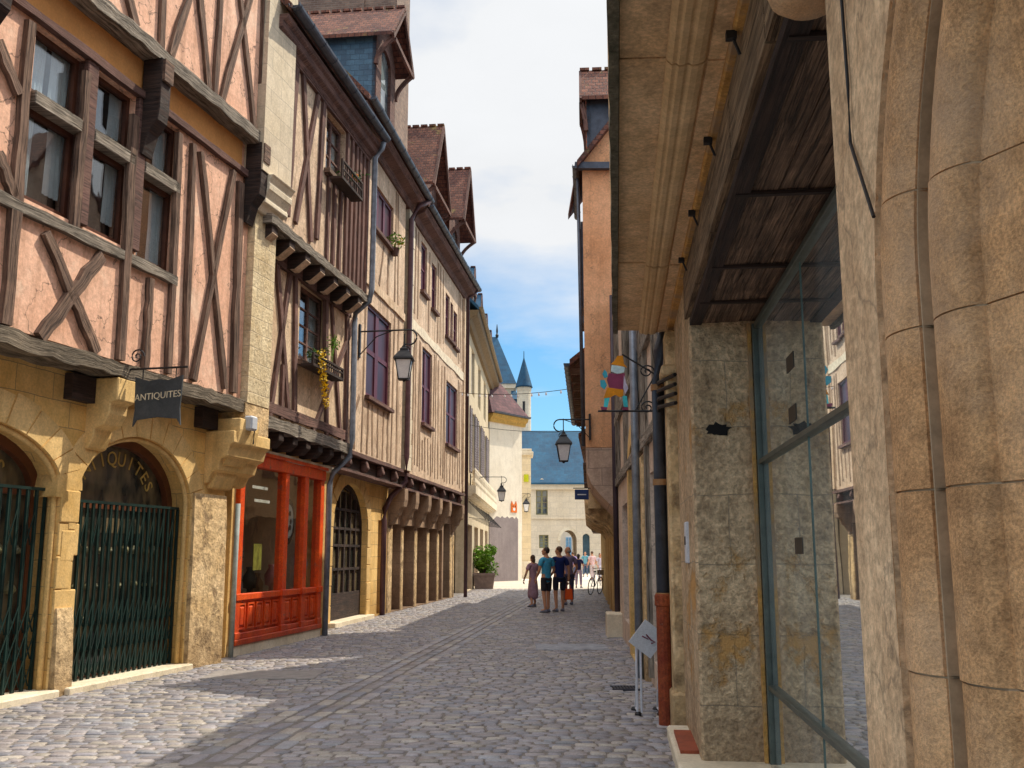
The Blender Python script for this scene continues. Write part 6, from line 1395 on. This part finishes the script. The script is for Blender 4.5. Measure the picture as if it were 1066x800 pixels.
x, y = gx_(602.5, 612.3)
person('woman in navy top and lilac trousers seen from behind in the middle distance', x, y, rad(-15), 1.60, cloth('navy_blouse', (.018, .018, .07)), cloth('lilac_trousers', (.34, .28, .38)), 'dark', 'trousers', female=True, elbow=(.5, .6), stride=.06)
far = [('far walker in lilac top near the palace gateway', 3.75, 62, 1.72, (.38, .30, .55), (.10, .12, .2), 'brown', 'trousers', 10), ('far walker in teal shirt by the gateway', 5.25, 72, 1.75, (.16, .34, .42), (.08, .1, .16), 'dark', 'trousers', 170),
       ('far walker in pale pink shirt on the sunny square', 4.95, 62, 1.76, (.68, .48, .48), (.5, .42, .42), 'brown', 'trousers', 30), ('far woman in white skirt walking on the sunny square', 5.25, 60, 1.64, (.55, .50, .58), (.66, .64, .72), 'dark', 'dress', 200)]
for lab, x, y, h_, c1, c2, hr, lg, yw in far:
    person(lab, x, y, rad(yw), h_, cloth('cloth_%d' % int(x * 100), c1), cloth('cloth_b_%d' % int(x * 100), c2), hr, lg, stride=.10, female=(lg == 'dress'))

# ================================================================ bicycle against the right posts
t = thing('bicycle', 'parked bicycle leaning by the ochre posts on the right', 'bicycle', (3.62, 42, 0))
BX, BY = 3.12, 40.2
def BP(a, z, l=0): return Vector((BX + a * .42 + l * .9 + z * .10, BY + a * .9 - l * .42, z))
for a in (0, 1.05):
    mb = MB(); mb.tube([BP(a + .33 * math.cos(k * math.pi / 12), .34 + .33 * math.sin(k * math.pi / 12)) for k in range(25)], .02, 6); wl = mb.build('wheel', IRON, t)
    mb = MB()
    for k in range(8): mb.tube([BP(a, .34), BP(a + .31 * math.cos(k * math.pi / 4), .34 + .31 * math.sin(k * math.pi / 4))], .003, 4)
    mb.build('spokes', ZINC, wl)
mb = MB()
for p, q in (((0, .34), (.42, .32)), ((.42, .32), (.30, .85)), ((.30, .80), (.85, .80)), ((.42, .32), (.88, .74)), ((0, .34), (.31, .78)), ((.83, .92), (1.05, .34))): mb.tube([BP(*p), BP(*q)], .018, 6)
mb.build('frame', plain('pale_bike_paint', (.45, .45, .5), .4), t)
mb = MB(); mb.box(BP(.28, .9), (.05, 0, 0), (0, .12, 0), (0, 0, .03)); mb.build('saddle', IRON, t, bevel=.02)
mb = MB(); mb.tube([BP(.83, .92), BP(.82, 1.02)], .014, 6); mb.tube([BP(.75, 1.02, -.27), BP(.84, 1.04, 0), BP(.75, 1.02, .27)], .013, 6); mb.build('handlebar', IRON, t)
mb = MB(); p_ = BP(1.08, .86); mb.box(p_, (.13, -.06, 0), (.05, .11, 0), (0, 0, .10)); mb.build('basket', plain('wicker', (.2, .14, .09), .9), t)
